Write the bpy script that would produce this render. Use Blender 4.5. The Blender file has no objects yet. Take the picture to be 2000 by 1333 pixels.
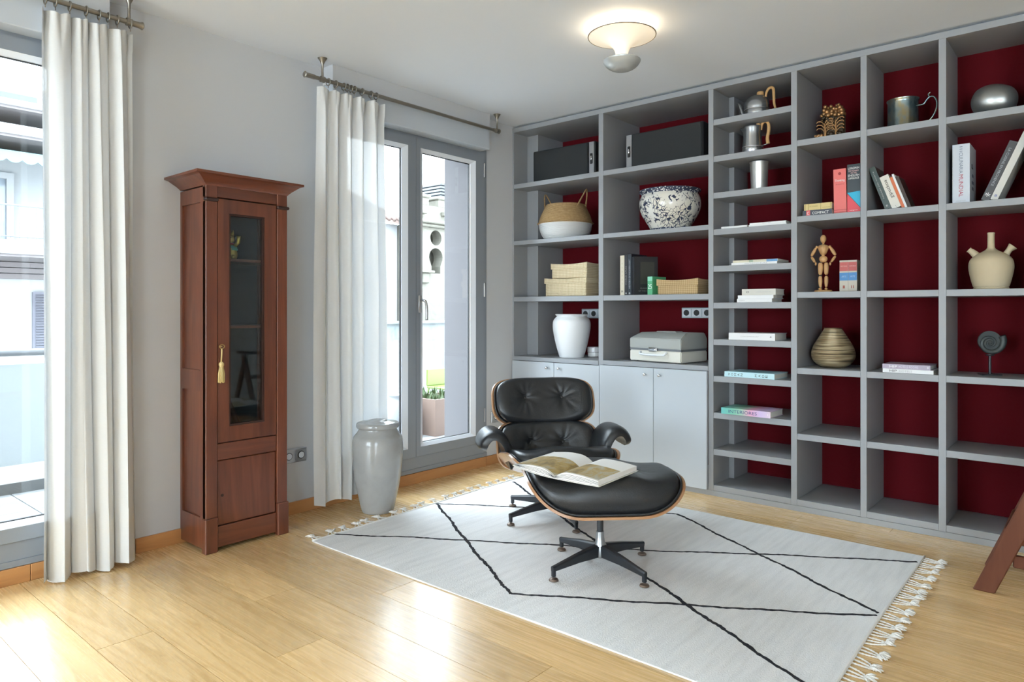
import bpy, bmesh, math, random
from mathutils import Vector, Matrix, Euler
PI = math.pi
R = math.radians
SC = bpy.context.scene
COL = SC.collection
random.seed(7)

# ------------------------------------------------------------------ camera, world, exposure
cd = bpy.data.cameras.new('camera')
cam = bpy.data.objects.new('camera', cd)
COL.objects.link(cam)
cam.location = (0, 0, 1.15)
cam.rotation_euler = (R(90), 0, R(40.606))
cd.sensor_width = 36
cd.lens = 24.309
cd.shift_y = -0.0299
cd.clip_start = 0.05
SC.camera = cam

SC.view_settings.view_transform = 'Standard'
SC.view_settings.look = 'None'
SC.view_settings.gamma = 1
SC.view_settings.use_curve_mapping = False
SC.view_settings.exposure = 0.0
SC.cycles.use_denoising = True
SC.cycles.max_bounces = 10
SC.cycles.diffuse_bounces = 6
SC.cycles.glossy_bounces = 4
SC.cycles.transmission_bounces = 6
SC.cycles.transparent_max_bounces = 12
SC.cycles.sample_clamp_indirect = 8
SC.cycles.caustics_reflective = False
SC.cycles.caustics_refractive = False

w = bpy.data.worlds.new('world')
SC.world = w
w.use_nodes = True
nt = w.node_tree
bg = nt.nodes['Background']
tc = nt.nodes.new('ShaderNodeTexCoord')
sx = nt.nodes.new('ShaderNodeSeparateXYZ')
cr = nt.nodes.new('ShaderNodeValToRGB')
nt.links.new(tc.outputs['Generated'], sx.inputs[0])
nt.links.new(sx.outputs['Z'], cr.inputs[0])
cr.color_ramp.elements[0].position = 0.0
cr.color_ramp.elements[0].color = (0.77, 0.84, 0.92, 1)
cr.color_ramp.elements[1].position = 0.6
cr.color_ramp.elements[1].color = (0.79, 0.89, 1.0, 1)
nt.links.new(cr.outputs[0], bg.inputs[0])
WORLD = 16.5
bg.inputs[1].default_value = WORLD

def area_light(name, loc, rot, sx_, sy_, power, color=(1, 1, 1), portal=False):
    l = bpy.data.lights.new(name, 'AREA')
    l.shape = 'RECTANGLE'
    l.size = sx_
    l.size_y = sy_
    l.energy = power
    l.color = color
    if portal:
        l.cycles.is_portal = True
    o = bpy.data.objects.new(name, l)
    COL.objects.link(o)
    o.location = loc
    o.rotation_euler = rot
    return o

WX = -3.48          # inner face of the window wall
ZC = 2.572          # ceiling
XR, YN, YF = 4.0, -3.3, 4.60
# openings in the window wall: (y0, y1), and fill-light openings added in the wall behind the camera: (x0, x1)
sun_d = bpy.data.lights.new('hazy_sun', 'SUN')
sun_d.energy = 8.0
sun_d.angle = R(75)
sun_d.color = (0.90, 0.96, 1.0)
sun = bpy.data.objects.new('hazy_sun', sun_d)
COL.objects.link(sun)
sun.rotation_euler = Vector((0.80, 0.24, -0.42)).to_track_quat('-Z', 'Y').to_euler()
W_LEFT = [(-0.255, 1.135), (2.368, 3.762)]
W_FILL = [(-3.2, -1.0), (1.4, 3.6)]
for a, b in W_LEFT:
    area_light('window_daylight_portal', (WX - 0.45, (a + b) / 2, 1.2), (0, R(-90), 0), 2.25, b - a, 1, portal=True)
for (a, b), pw_ in zip(W_FILL, (48, 85)):
    area_light('window_daylight', ((a + b) / 2, YN - 0.3, 1.2), (R(90), 0, 0), b - a, 2.25, pw_, (0.80, 0.90, 1.0))  # fill lamp added outside each made-up opening

# ------------------------------------------------------------------ helpers
def mb():
    return bmesh.new()

def box(bm, x0, x1, y0, y1, z0, z1, bev=0.0):
    m = Matrix.Translation(((x0 + x1) / 2, (y0 + y1) / 2, (z0 + z1) / 2)) @ Matrix.Diagonal((abs(x1 - x0), abs(y1 - y0), abs(z1 - z0), 1))
    r = bmesh.ops.create_cube(bm, size=1, matrix=m)
    if bev > 0:
        es = list({e for v in r['verts'] for e in v.link_edges})
        bmesh.ops.bevel(bm, geom=es, offset=bev, segments=1, profile=0.5, affect='EDGES')
    return r['verts']

def lathe(bm, prof, seg=40, c=(0, 0, 0), cap0=True, cap1=True, sx=1.0, sy=1.0):
    rings = []
    for r, z in prof:
        rings.append([bm.verts.new((c[0] + sx * r * math.cos(2 * PI * k / seg), c[1] + sy * r * math.sin(2 * PI * k / seg), c[2] + z)) for k in range(seg)])
    for i in range(len(rings) - 1):
        a, b = rings[i], rings[i + 1]
        for k in range(seg):
            bm.faces.new((a[k], a[(k + 1) % seg], b[(k + 1) % seg], b[k]))
    if cap0:
        bm.faces.new(list(reversed(rings[0])))
    if cap1:
        bm.faces.new(rings[-1])
    return rings

def smooth_prof(pts, n=6):
    """Catmull-Rom through the profile points."""
    out = []
    P = [pts[0]] + list(pts) + [pts[-1]]
    for i in range(1, len(P) - 2):
        p0, p1, p2, p3 = P[i - 1], P[i], P[i + 1], P[i + 2]
        for j in range(n):
            t = j / n
            out.append(tuple(0.5 * ((2 * p1[k]) + (-p0[k] + p2[k]) * t + (2 * p0[k] - 5 * p1[k] + 4 * p2[k] - p3[k]) * t * t + (-p0[k] + 3 * p1[k] - 3 * p2[k] + p3[k]) * t ** 3) for k in range(len(p1))))
    out.append(tuple(pts[-1]))
    return out

def tube(bm, pts, r, seg=10, caps=True, radii=None, closed=False):
    pts = [Vector(p) for p in pts]
    n = len(pts)
    rings = []
    up = None
    for i, p in enumerate(pts):
        if closed:
            t = (pts[(i + 1) % n] - pts[i - 1]).normalized()
        elif i == 0:
            t = (pts[1] - p).normalized()
        elif i == n - 1:
            t = (p - pts[i - 1]).normalized()
        else:
            t = (pts[i + 1] - pts[i - 1]).normalized()
        if up is None:
            up = Vector((0, 0, 1)) if abs(t.z) < 0.9 else Vector((1, 0, 0))
        u = t.cross(up)
        if u.length < 1e-6:
            u = t.orthogonal()
        u.normalize()
        v = u.cross(t).normalized()
        up = v
        rr = radii[i] if radii else r
        rings.append([bm.verts.new(p + rr * (math.cos(2 * PI * k / seg) * u + math.sin(2 * PI * k / seg) * v)) for k in range(seg)])
    for i in range(n if closed else n - 1):
        a, b = rings[i], rings[(i + 1) % n]
        for k in range(seg):
            bm.faces.new((a[k], a[(k + 1) % seg], b[(k + 1) % seg], b[k]))
    if caps and not closed:
        bm.faces.new(list(reversed(rings[0])))
        bm.faces.new(rings[-1])
    return rings

def prism(bm, pts, axis, a, b):
    """Polygon pts (2D) extruded from a to b along axis 0,1,2."""
    def P(p, t):
        if axis == 0: return (t, p[0], p[1])
        if axis == 1: return (p[0], t, p[1])
        return (p[0], p[1], t)
    v0 = [bm.verts.new(P(p, a)) for p in pts]
    v1 = [bm.verts.new(P(p, b)) for p in pts]
    n = len(pts)
    bm.faces.new(v0)
    bm.faces.new(list(reversed(v1)))
    for i in range(n):
        bm.faces.new((v0[i], v1[i], v1[(i + 1) % n], v0[(i + 1) % n]))

def holed(bm, outer, holes, axis, a, b):
    """Panel with real openings: outline and hole loops filled and extruded."""
    def P(p, t):
        if axis == 0: return (t, p[0], p[1])
        if axis == 1: return (p[0], t, p[1])
        return (p[0], p[1], t)
    es = []
    for loop in [outer] + holes:
        vs = [bm.verts.new(P(p, a)) for p in loop]
        es += [bm.edges.new((vs[i], vs[(i + 1) % len(vs)])) for i in range(len(vs))]
    g = bmesh.ops.triangle_fill(bm, edges=es, use_beauty=True)
    fs = [x for x in g['geom'] if isinstance(x, bmesh.types.BMFace)]
    ex = bmesh.ops.extrude_face_region(bm, geom=fs)
    d = [0, 0, 0]; d[axis] = b - a
    bmesh.ops.translate(bm, verts=[x for x in ex['geom'] if isinstance(x, bmesh.types.BMVert)], vec=d)

def ball(bm, c, r, sub=2, s=(1, 1, 1)):
    m = Matrix.Translation(c) @ Matrix.Diagonal((r * s[0], r * s[1], r * s[2], 1))
    return bmesh.ops.create_icosphere(bm, subdivisions=sub, radius=1, matrix=m)['verts']

def cone(bm, p0, p1, r0, r1, seg=16):
    tube(bm, [p0, p1], r0, seg, radii=[r0, r1])

def obj(name, bm, mat=None, parent=None, smooth=False, world=False, label=None, kind=None):
    """Link bm as one mesh object. world=True: verts are world coordinates under an unrotated root."""
    if isinstance(bm, bmesh.types.BMesh):
        bmesh.ops.recalc_face_normals(bm, faces=bm.faces)
        me = bpy.data.meshes.new(name)
        bm.to_mesh(me)
        bm.free()
    else:
        me = bm
    if smooth is True:
        for p in me.polygons: p.use_smooth = True
    elif smooth:
        for p in me.polygons: p.use_smooth = True
        me.set_sharp_from_angle(angle=R(smooth))
    o = bpy.data.objects.new(name, me)
    COL.objects.link(o)
    for m in (mat if isinstance(mat, (list, tuple)) else [mat]):
        if m is not None and me.users == 1:
            me.materials.append(m)
    if parent:
        o.parent = parent
        if world:
            q = parent
            off = Vector((0, 0, 0))
            while q:
                off += q.location
                q = q.parent
            me.transform(Matrix.Translation(-off))
    if label: o['label'] = label
    if kind: o['kind'] = kind
    return o

def thing(name, label, cat, loc=(0, 0, 0), rotz=0.0, group=None, rot=None, kind=None):
    o = bpy.data.objects.new(name, None)
    o.empty_display_size = 0.05
    COL.objects.link(o)
    o.location = loc
    o.rotation_euler = rot if rot else (0, 0, rotz)
    if label: o['label'] = label
    if cat: o['category'] = cat
    if group: o['group'] = group
    if kind: o['kind'] = kind
    return o

def tag(o, label, cat, group=None):
    o['label'] = label
    o['category'] = cat
    if group: o['group'] = group
    return o

def struct(name, bm=None, mat=None, loc=(0, 0, 0)):
    if bm is None:
        return thing(name, None, None, loc, kind='structure')
    o = obj(name, bm, mat)
    o['kind'] = 'structure'
    return o

def copy_part(o, parent, loc=None, rot=None):
    c = o.copy()
    COL.objects.link(c)
    c.parent = parent
    if loc is not None: c.location = loc
    if rot is not None: c.rotation_euler = rot
    return c

def copy_tree(o, parent=None, **props):
    c = o.copy()
    COL.objects.link(c)
    c.parent = parent
    for ch in list(o.children):
        copy_tree(ch, c)
    for k, v in props.items():
        c[k] = v
    return c

# ------------------------------------------------------------------ materials
def mat(name, col, rough=0.5, metal=0.0, spec=0.5, **kw):
    m = bpy.data.materials.new(name)
    m.use_nodes = True
    b = m.node_tree.nodes['Principled BSDF']
    b.inputs['Base Color'].default_value = (*col, 1)
    b.inputs['Roughness'].default_value = rough
    b.inputs['Metallic'].default_value = metal
    b.inputs['Specular IOR Level'].default_value = spec
    for k, v in kw.items():
        b.inputs[k.replace('_', ' ')].default_value = v
    return m

def nd(m, typ, **kw):
    n = m.node_tree.nodes.new(typ)
    for k, v in kw.items():
        setattr(n, k, v)
    return n

def lk(m, a, b):
    m.node_tree.links.new(a, b)

def bsdf(m):
    return m.node_tree.nodes['Principled BSDF']

def ramp(m, fac, stops, interp='LINEAR'):
    r = nd(m, 'ShaderNodeValToRGB')
    r.color_ramp.interpolation = interp
    e = r.color_ramp.elements
    while len(e) < len(stops): e.new(0.5)
    for i, (p, c) in enumerate(stops):
        e[i].position = p
        e[i].color = (*c, 1)
    lk(m, fac, r.inputs[0])
    return r.outputs[0]

def coords(m, kind='Object', scale=(1, 1, 1), loc=(0, 0, 0), rot=(0, 0, 0)):
    mp = nd(m, 'ShaderNodeMapping')
    mp.inputs['Scale'].default_value = scale
    mp.inputs['Location'].default_value = loc
    mp.inputs['Rotation'].default_value = rot
    if kind == 'World':
        g = nd(m, 'ShaderNodeNewGeometry')
        lk(m, g.outputs['Position'], mp.inputs[0])
    else:
        t = nd(m, 'ShaderNodeTexCoord')
        lk(m, t.outputs[kind], mp.inputs[0])
    return mp.outputs[0]

def noise(m, vec, scale=5, detail=3, rough=0.5, dist=0.0):
    n = nd(m, 'ShaderNodeTexNoise')
    n.inputs['Scale'].default_value = scale
    n.inputs['Detail'].default_value = detail
    n.inputs['Roughness'].default_value = rough
    n.inputs['Distortion'].default_value = dist
    lk(m, vec, n.inputs['Vector'])
    return n.outputs['Fac']

def bump(m, h, strength=0.2, dist=0.01):
    b = nd(m, 'ShaderNodeBump')
    b.inputs['Strength'].default_value = strength
    b.inputs['Distance'].default_value = dist
    lk(m, h, b.inputs['Height'])
    lk(m, b.outputs[0], bsdf(m).inputs['Normal'])

def wave(m, vec, scale, dist=0.0, direction='X', profile='SIN', detail=0):
    n = nd(m, 'ShaderNodeTexWave')
    n.bands_direction = direction
    n.wave_profile = profile
    n.inputs['Scale'].default_value = scale
    n.inputs['Distortion'].default_value = dist
    n.inputs['Detail'].default_value = detail
    lk(m, vec, n.inputs['Vector'])
    return n.outputs['Fac']

def math_(m, op, a, b=None):
    n = nd(m, 'ShaderNodeMath', operation=op)
    for i, x in enumerate((a, b)):
        if x is None: continue
        if isinstance(x, (int, float)): n.inputs[i].default_value = x
        else: lk(m, x, n.inputs[i])
    return n.outputs[0]

def mixc(m, fac, a, b, blend='MIX'):
    n = nd(m, 'ShaderNodeMix', data_type='RGBA', blend_type=blend)
    for i, x in ((0, fac), (6, a), (7, b)):
        if isinstance(x, (int, float)): n.inputs[i].default_value = x
        elif isinstance(x, tuple): n.inputs[i].default_value = (*x, 1)
        else: lk(m, x, n.inputs[i])
    return n.outputs[2]

def wood(name, dark, mid, light, axis='X', gscale=1.0, rough=0.35, vary=0.25, coat=0.0, bstr=0.05, kind='Object'):
    """Procedural wood: long-grain noise, streaks, per-piece variation."""
    m = mat(name, mid, rough)
    sc = {'X': (1.2, 14, 14), 'Y': (14, 1.2, 14), 'Z': (14, 14, 1.2)}[axis]
    sc = tuple(s * gscale for s in sc)
    oi = nd(m, 'ShaderNodeObjectInfo')
    v = coords(m, kind, sc)
    add = nd(m, 'ShaderNodeVectorMath', operation='ADD')
    lk(m, v, add.inputs[0])
    cm = nd(m, 'ShaderNodeCombineXYZ')
    r50 = math_(m, 'MULTIPLY', oi.outputs['Random'], 37.0)
    lk(m, r50, cm.inputs[0]); lk(m, r50, cm.inputs[1]); lk(m, r50, cm.inputs[2])
    lk(m, cm.outputs[0], add.inputs[1])
    n1 = noise(m, add.outputs[0], 1.0, 5, 0.6, 1.2)
    c = ramp(m, n1, [(0.25, dark), (0.5, mid), (0.75, light)])
    n2 = noise(m, add.outputs[0], 6.0, 2, 0.5, 0.0)
    c2 = mixc(m, math_(m, 'MULTIPLY', n2, 0.22), c, dark)
    hv = nd(m, 'ShaderNodeHueSaturation')
    lk(m, c2, hv.inputs['Color'])
    val = math_(m, 'ADD', math_(m, 'MULTIPLY', oi.outputs['Random'], vary), 1.0 - vary / 2)
    lk(m, val, hv.inputs['Value'])
    lk(m, hv.outputs[0], bsdf(m).inputs['Base Color'])
    bsdf(m).inputs['Coat Weight'].default_value = coat
    bsdf(m).inputs['Coat Roughness'].default_value = 0.2
    bump(m, n2, bstr, 0.002)
    return m

M = {}
M['wall'] = mat('wall_paint', (0.56, 0.57, 0.59), 0.85)
bump(M['wall'], noise(M['wall'], coords(M['wall'], 'World'), 160, 3), 0.05, 0.002)
M['ceiling'] = mat('ceiling_paint', (0.76, 0.80, 0.86), 0.8)
M['frame'] = mat('window_frame_paint', (0.24, 0.265, 0.30), 0.38)
M['bead'] = mat('glazing_bead_paint', (0.72, 0.75, 0.80), 0.35)
M['rubber'] = mat('rubber_gasket', (0.03, 0.03, 0.03), 0.6)
M['shelf'] = mat('bookcase_paint', (0.30, 0.31, 0.325), 0.45)
bump(M['shelf'], noise(M['shelf'], coords(M['shelf'], 'World'), 260, 2), 0.03, 0.001)
M['cupboard'] = mat('cupboard_door_paint', (0.45, 0.485, 0.52), 0.42)  # bookcase paint lightened: window light on the doors is put into the colour
M['red'] = mat('crimson_back_paint', (0.105, 0.004, 0.008), 0.85, spec=0.12)
M['chrome'] = mat('chrome', (0.75, 0.75, 0.76), 0.12, 1.0)
M['steel'] = mat('brushed_steel', (0.55, 0.55, 0.56), 0.32, 1.0)
M['nickel'] = mat('aged_nickel', (0.30, 0.27, 0.23), 0.35, 0.9)
M['black'] = mat('black_plastic', (0.02, 0.02, 0.022), 0.45)
M['white'] = mat('white_ceramic', (0.80, 0.80, 0.80), 0.18)
M['paper'] = mat('page_paper', (0.78, 0.75, 0.68), 0.8)
m = M['paper']
bump(m, wave(m, coords(m, 'Object'), 250, 0, 'X'), 0.3, 0.001)
M['page_white'] = mat('white_page', (0.82, 0.81, 0.79), 0.6)

# oak floor
m = M['floor'] = mat('oak_floor', (0.5, 0.3, 0.12), 0.3)
oi = nd(m, 'ShaderNodeObjectInfo')
v = coords(m, 'World', (0.42, 7.5, 1.0))
add = nd(m, 'ShaderNodeVectorMath', operation='ADD')
lk(m, v, add.inputs[0])
cm = nd(m, 'ShaderNodeCombineXYZ')
rr = math_(m, 'MULTIPLY', oi.outputs['Random'], 61.0)
for i in range(3): lk(m, rr, cm.inputs[i])
lk(m, cm.outputs[0], add.inputs[1])
n1 = noise(m, add.outputs[0], 1.25, 2, 0.45, 0.35)
rings = math_(m, 'FRACT', math_(m, 'MULTIPLY', n1, 11.0))
rg = ramp(m, rings, [(0.0, (0.66, 0.43, 0.185)), (0.35, (0.77, 0.52, 0.24)), (0.85, (0.82, 0.565, 0.275)), (1.0, (0.66, 0.43, 0.185))])
fine = noise(m, coords(m, 'World', (5, 120, 1)), 1.0, 2)
c = mixc(m, math_(m, 'MULTIPLY', fine, 0.16), rg, (0.50, 0.31, 0.12))
hv = nd(m, 'ShaderNodeHueSaturation')
lk(m, c, hv.inputs['Color'])
lk(m, math_(m, 'ADD', math_(m, 'MULTIPLY', oi.outputs['Random'], 0.26), 0.87), hv.inputs['Value'])
lk(m, hv.outputs[0], bsdf(m).inputs['Base Color'])
lk(m, math_(m, 'ADD', math_(m, 'MULTIPLY', fine, 0.10), 0.22), bsdf(m).inputs['Roughness'])
bsdf(m).inputs['Coat Weight'].default_value = 0.8
bsdf(m).inputs['Coat Roughness'].default_value = 0.26
bump(m, fine, 0.015, 0.001)
M['subfloor'] = mat('floor_joint', (0.12, 0.06, 0.02), 0.8)
M['baseboard'] = wood('oak_baseboard', (0.40, 0.18, 0.06), (0.52, 0.25, 0.09), (0.58, 0.30, 0.12), 'Y', 1.0, 0.4, 0.1, kind='World')
M['cherry'] = wood('cherry_wood', (0.075, 0.021, 0.011), (0.145, 0.042, 0.020), (0.21, 0.068, 0.032), 'Z', 1.0, 0.32, 0.2, 0.35)
M['cherry_h'] = wood('cherry_wood_horizontal', (0.075, 0.021, 0.011), (0.14, 0.041, 0.020), (0.20, 0.064, 0.030), 'Y', 1.0, 0.32, 0.2, 0.35)
M['groove'] = mat('cabinet_groove_shadow_stain', (0.035, 0.012, 0.008), 0.5)  # one even dark stain for capitals, glass bead and recessed strips
M['cab_in'] = mat('cabinet_inside_stain', (0.055, 0.06, 0.063), 0.6)
M['walnut'] = wood('walnut_veneer', (0.26, 0.11, 0.05), (0.40, 0.19, 0.09), (0.50, 0.27, 0.14), 'X', 1.0, 0.3, 0.1, 0.3)
M['stool'] = wood('mahogany', (0.065, 0.019, 0.009), (0.115, 0.036, 0.017), (0.15, 0.052, 0.026), 'Z', 1.0, 0.55, 0.15, 0.0)
bsdf(M['stool']).inputs['Specular IOR Level'].default_value = 0.25
M['pine'] = wood('pale_beech', (0.48, 0.25, 0.10), (0.62, 0.36, 0.16), (0.68, 0.42, 0.20), 'Z', 3.0, 0.45, 0.1)

# leather
m = M['leather'] = mat('black_leather', (0.018, 0.0195, 0.022), 0.30)
v = coords(m, 'Object')
vo = nd(m, 'ShaderNodeTexVoronoi'); vo.inputs['Scale'].default_value = 420; lk(m, v, vo.inputs['Vector'])
n_ = noise(m, v, 26, 4, 0.6)
h_ = math_(m, 'ADD', math_(m, 'MULTIPLY', vo.outputs['Distance'], 0.25), math_(m, 'MULTIPLY', n_, 1.0))
bump(m, h_, 0.35, 0.004)
M['dark_alu'] = mat('black_enamelled_aluminium', (0.018, 0.021, 0.026), 0.35)
M['alu'] = mat('polished_aluminium', (0.35, 0.36, 0.37), 0.3, 0.9)

# glass
def pane_mat(name, tint=(1, 1, 1), gloss=0.06, rough=0.02, base=(0.93, 0.96, 0.96)):
    m = bpy.data.materials.new(name)
    m.use_nodes = True
    t = m.node_tree
    t.nodes.remove(t.nodes['Principled BSDF'])
    out = t.nodes['Material Output']
    tr = t.nodes.new('ShaderNodeBsdfTransparent'); tr.inputs[0].default_value = (*base, 1)
    gl = t.nodes.new('ShaderNodeBsdfGlossy'); gl.inputs['Roughness'].default_value = rough
    gl.inputs[0].default_value = (*tint, 1)
    lw = t.nodes.new('ShaderNodeLayerWeight'); lw.inputs[0].default_value = 0.5
    pw = t.nodes.new('ShaderNodeMath'); pw.operation = 'POWER'; pw.inputs[1].default_value = 4.0
    fr = t.nodes.new('ShaderNodeMath'); fr.operation = 'MULTIPLY_ADD'; fr.inputs[1].default_value = 0.5; fr.inputs[2].default_value = gloss * 0.5
    t.links.new(lw.outputs['Facing'], pw.inputs[0]); t.links.new(pw.outputs[0], fr.inputs[0])
    mx = t.nodes.new('ShaderNodeMixShader')
    t.links.new(fr.outputs[0], mx.inputs[0])
    t.links.new(tr.outputs[0], mx.inputs[1])
    t.links.new(gl.outputs[0], mx.inputs[2])
    t.links.new(mx.outputs[0], out.inputs[0])
    return m
M['glass'] = pane_mat('window_glass')
M['cab_glass'] = pane_mat('old_cabinet_glass', base=(0.80, 0.86, 0.88))
M['frosted'] = mat('frosted_panel', (0.38, 0.405, 0.405), 0.5)

# curtain linen voile
m = M['curtain'] = bpy.data.materials.new('white_linen_voile')
m.use_nodes = True
t = m.node_tree
t.nodes.remove(t.nodes['Principled BSDF'])
out = t.nodes['Material Output']
df = t.nodes.new('ShaderNodeBsdfDiffuse'); df.inputs[0].default_value = (0.90, 0.90, 0.89, 1)
tl = t.nodes.new('ShaderNodeBsdfTranslucent'); tl.inputs[0].default_value = (0.33, 0.35, 0.37, 1)
tp = t.nodes.new('ShaderNodeBsdfTransparent')
m1 = t.nodes.new('ShaderNodeMixShader'); m1.inputs[0].default_value = 0.30
m2 = t.nodes.new('ShaderNodeMixShader')
tcn = t.nodes.new('ShaderNodeTexCoord')
wv = t.nodes.new('ShaderNodeTexNoise'); wv.inputs['Scale'].default_value = 3.0
mp = t.nodes.new('ShaderNodeMapping'); mp.inputs['Scale'].default_value = (30, 30, 160)
t.links.new(tcn.outputs['Object'], mp.inputs[0]); t.links.new(mp.outputs[0], wv.inputs['Vector'])
mr = t.nodes.new('ShaderNodeMapRange'); mr.inputs[1].default_value = 0.3; mr.inputs[2].default_value = 0.7
mr.inputs[3].default_value = 0.008; mr.inputs[4].default_value = 0.04
t.links.new(wv.outputs['Fac'], mr.inputs[0])
t.links.new(mr.outputs[0], m2.inputs[0])
t.links.new(df.outputs[0], m1.inputs[1]); t.links.new(tl.outputs[0], m1.inputs[2])
t.links.new(m1.outputs[0], m2.inputs[1]); t.links.new(tp.outputs[0], m2.inputs[2])
t.links.new(m2.outputs[0], out.inputs[0])

# rug
m = M['rug'] = mat('woven_wool_rug', (0.70, 0.69, 0.67), 0.95, spec=0.1)
v = coords(m, 'World', (16, 1.6, 1))
n1 = noise(m, v, 2.0, 4, 0.6)
n2 = noise(m, coords(m, 'World', (260, 130, 1)), 1.0, 2, 0.6)
c1 = ramp(m, n1, [(0.3, (0.74, 0.745, 0.75)), (0.55, (0.83, 0.835, 0.84)), (0.8, (0.88, 0.88, 0.88))])
c2 = mixc(m, math_(m, 'MULTIPLY', n2, 0.35), c1, (0.64, 0.645, 0.65))
lk(m, c2, bsdf(m).inputs['Base Color'])
bump(m, math_(m, 'ADD', n2, math_(m, 'MULTIPLY', n1, 0.6)), 0.6, 0.004)
M['rug_line'] = mat('charcoal_wool', (0.035, 0.036, 0.042), 0.95, spec=0.1)
m = M['rug_line']
bump(m, noise(m, coords(m, 'World', (300, 300, 1)), 1.0, 2), 0.8, 0.004)
M['cord'] = mat('cream_wool_cord', (0.80, 0.78, 0.74), 0.95, spec=0.1)
m = M['cord']
bump(m, noise(m, coords(m, 'World'), 350, 2), 0.8, 0.003)

# ------------------------------------------------------------------ room shell
# floor: sub-floor slab + oak planks (rows run along x)
fl = mb(); box(fl, WX - 0.42, XR + 0.2, YN - 0.2, YF + 0.2, -0.12, -0.014)
FLOOR = struct('floor', fl, M['subfloor'])
PITCH = 0.184
joints = {0.861: -2.588, 1.229: -2.082, 1.413: -2.545, 1.781: -2.228, 1.597: -1.354, 3.805: -1.285, 3.989: -0.845, 2.149: -1.1, 3.253: -3.0}
pb = {}
def plank_mesh(L, W):
    k = (round(L, 3), round(W, 3))
    if k not in pb:
        b_ = mb(); box(b_, 0, L, 0, W, -0.014, 0)
        me = bpy.data.meshes.new('plank'); bmesh.ops.recalc_face_normals(b_, faces=b_.faces); b_.to_mesh(me); b_.free()
        me.materials.append(M['floor'])
        pb[k] = me
    return pb[k]
rnd = random.Random(3)
y = 0.677 - PITCH * 22
while y < YF:
    x0 = WX
    L = 2.05
    jx = None
    for k in joints:
        if abs(k - y) < 0.02: jx = joints[k]
    if jx is None: jx = WX + rnd.uniform(0.3, 1.9) if y < 0.6 else XR - rnd.uniform(0.2, 1.8)
    start = jx
    while start > WX: start -= L
    x = start
    while x < XR:
        a, b = max(x, WX), min(x + L, XR)
        if b - a > 0.03:
            p = bpy.data.objects.new('plank', plank_mesh(b - a - 0.0018, PITCH - 0.0019))
            COL.objects.link(p); p.parent = FLOOR; p.location = (a, y, 0)
        x += L
    y += PITCH

# window wall with its openings
TH = 0.42
bm = mb()
outer = [(YN - 0.2, -0.12), (YF + 0.2, -0.12), (YF + 0.2, ZC + 0.1), (YN - 0.2, ZC + 0.1)]
holes = [[(a, 0.075), (b, 0.075), (b, 2.40), (a, 2.40)] for a, b in W_LEFT]
holed(bm, outer, holes, 0, WX, WX - TH)
struct('wall_left', bm, M['wall'])
bm = mb()
outer = [(WX - TH, -0.12), (XR + 0.2, -0.12), (XR + 0.2, ZC + 0.1), (WX - TH, ZC + 0.1)]
holed(bm, outer, [[(a, 0.10), (b, 0.10), (b, 2.30), (a, 2.30)] for a, b in W_FILL], 1, YN, YN - 0.25)  # openings cut for the added fill lamps
struct('wall_near', bm, M['wall'])
bm = mb(); box(bm, XR, XR + 0.2, YN, YF + 0.2, -0.014, ZC + 0.1); struct('wall_right', bm, M['wall'])
bm = mb(); box(bm, WX, XR, YF, YF + 0.2, -0.014, ZC + 0.1); struct('wall_far', bm, M['wall'])
bm = mb(); box(bm, WX - TH, XR + 0.2, YN - 0.25, YF + 0.2, ZC, ZC + 0.15); struct('ceiling', bm, M['ceiling'])

# baseboards (short lengths butted together)
BL = struct('baseboard_left', loc=(WX, 0, 0))
ys = [YN, -1.9, -0.6, 0.9, 1.32, 3.752, 4.06]
for i, (a, b) in enumerate(zip(ys[:-1], ys[1:])):
    bm = mb(); box(bm, WX, WX + 0.013, a + 0.001, b - 0.001, 0, 0.070, 0.002)
    obj('board', bm, M['baseboard'], BL, world=True)
BR = struct('baseboard_right', loc=(XR, 0, 0))
for a, b in ((YN, -0.6), (-0.6, 1.8), (1.8, 4.05)):
    bm = mb(); box(bm, XR - 0.013, XR, a + 0.001, b - 0.001, 0, 0.070, 0.002)
    obj('board', bm, M['baseboard'], BR, world=True)

# boxed-out lintels at the ceiling with the roller shutter boxes under them
M['shutter_box'] = mat('shutter_box_paint', (0.50, 0.54, 0.59), 0.45)
for i, (a, b) in enumerate([(2.355, 3.698), (-0.27, 1.178)]):
    bm = mb(); box(bm, WX, WX + 0.10, a, b, 2.466, ZC, 0.001)
    o = struct('trim_%d' % (i + 1), bm, M['wall'])
    bm = mb(); box(bm, WX, WX + 0.099, a + 0.001, b, 2.315, 2.465, 0.004)
    obj('shutter_box', bm, M['shutter_box'], o)

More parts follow.
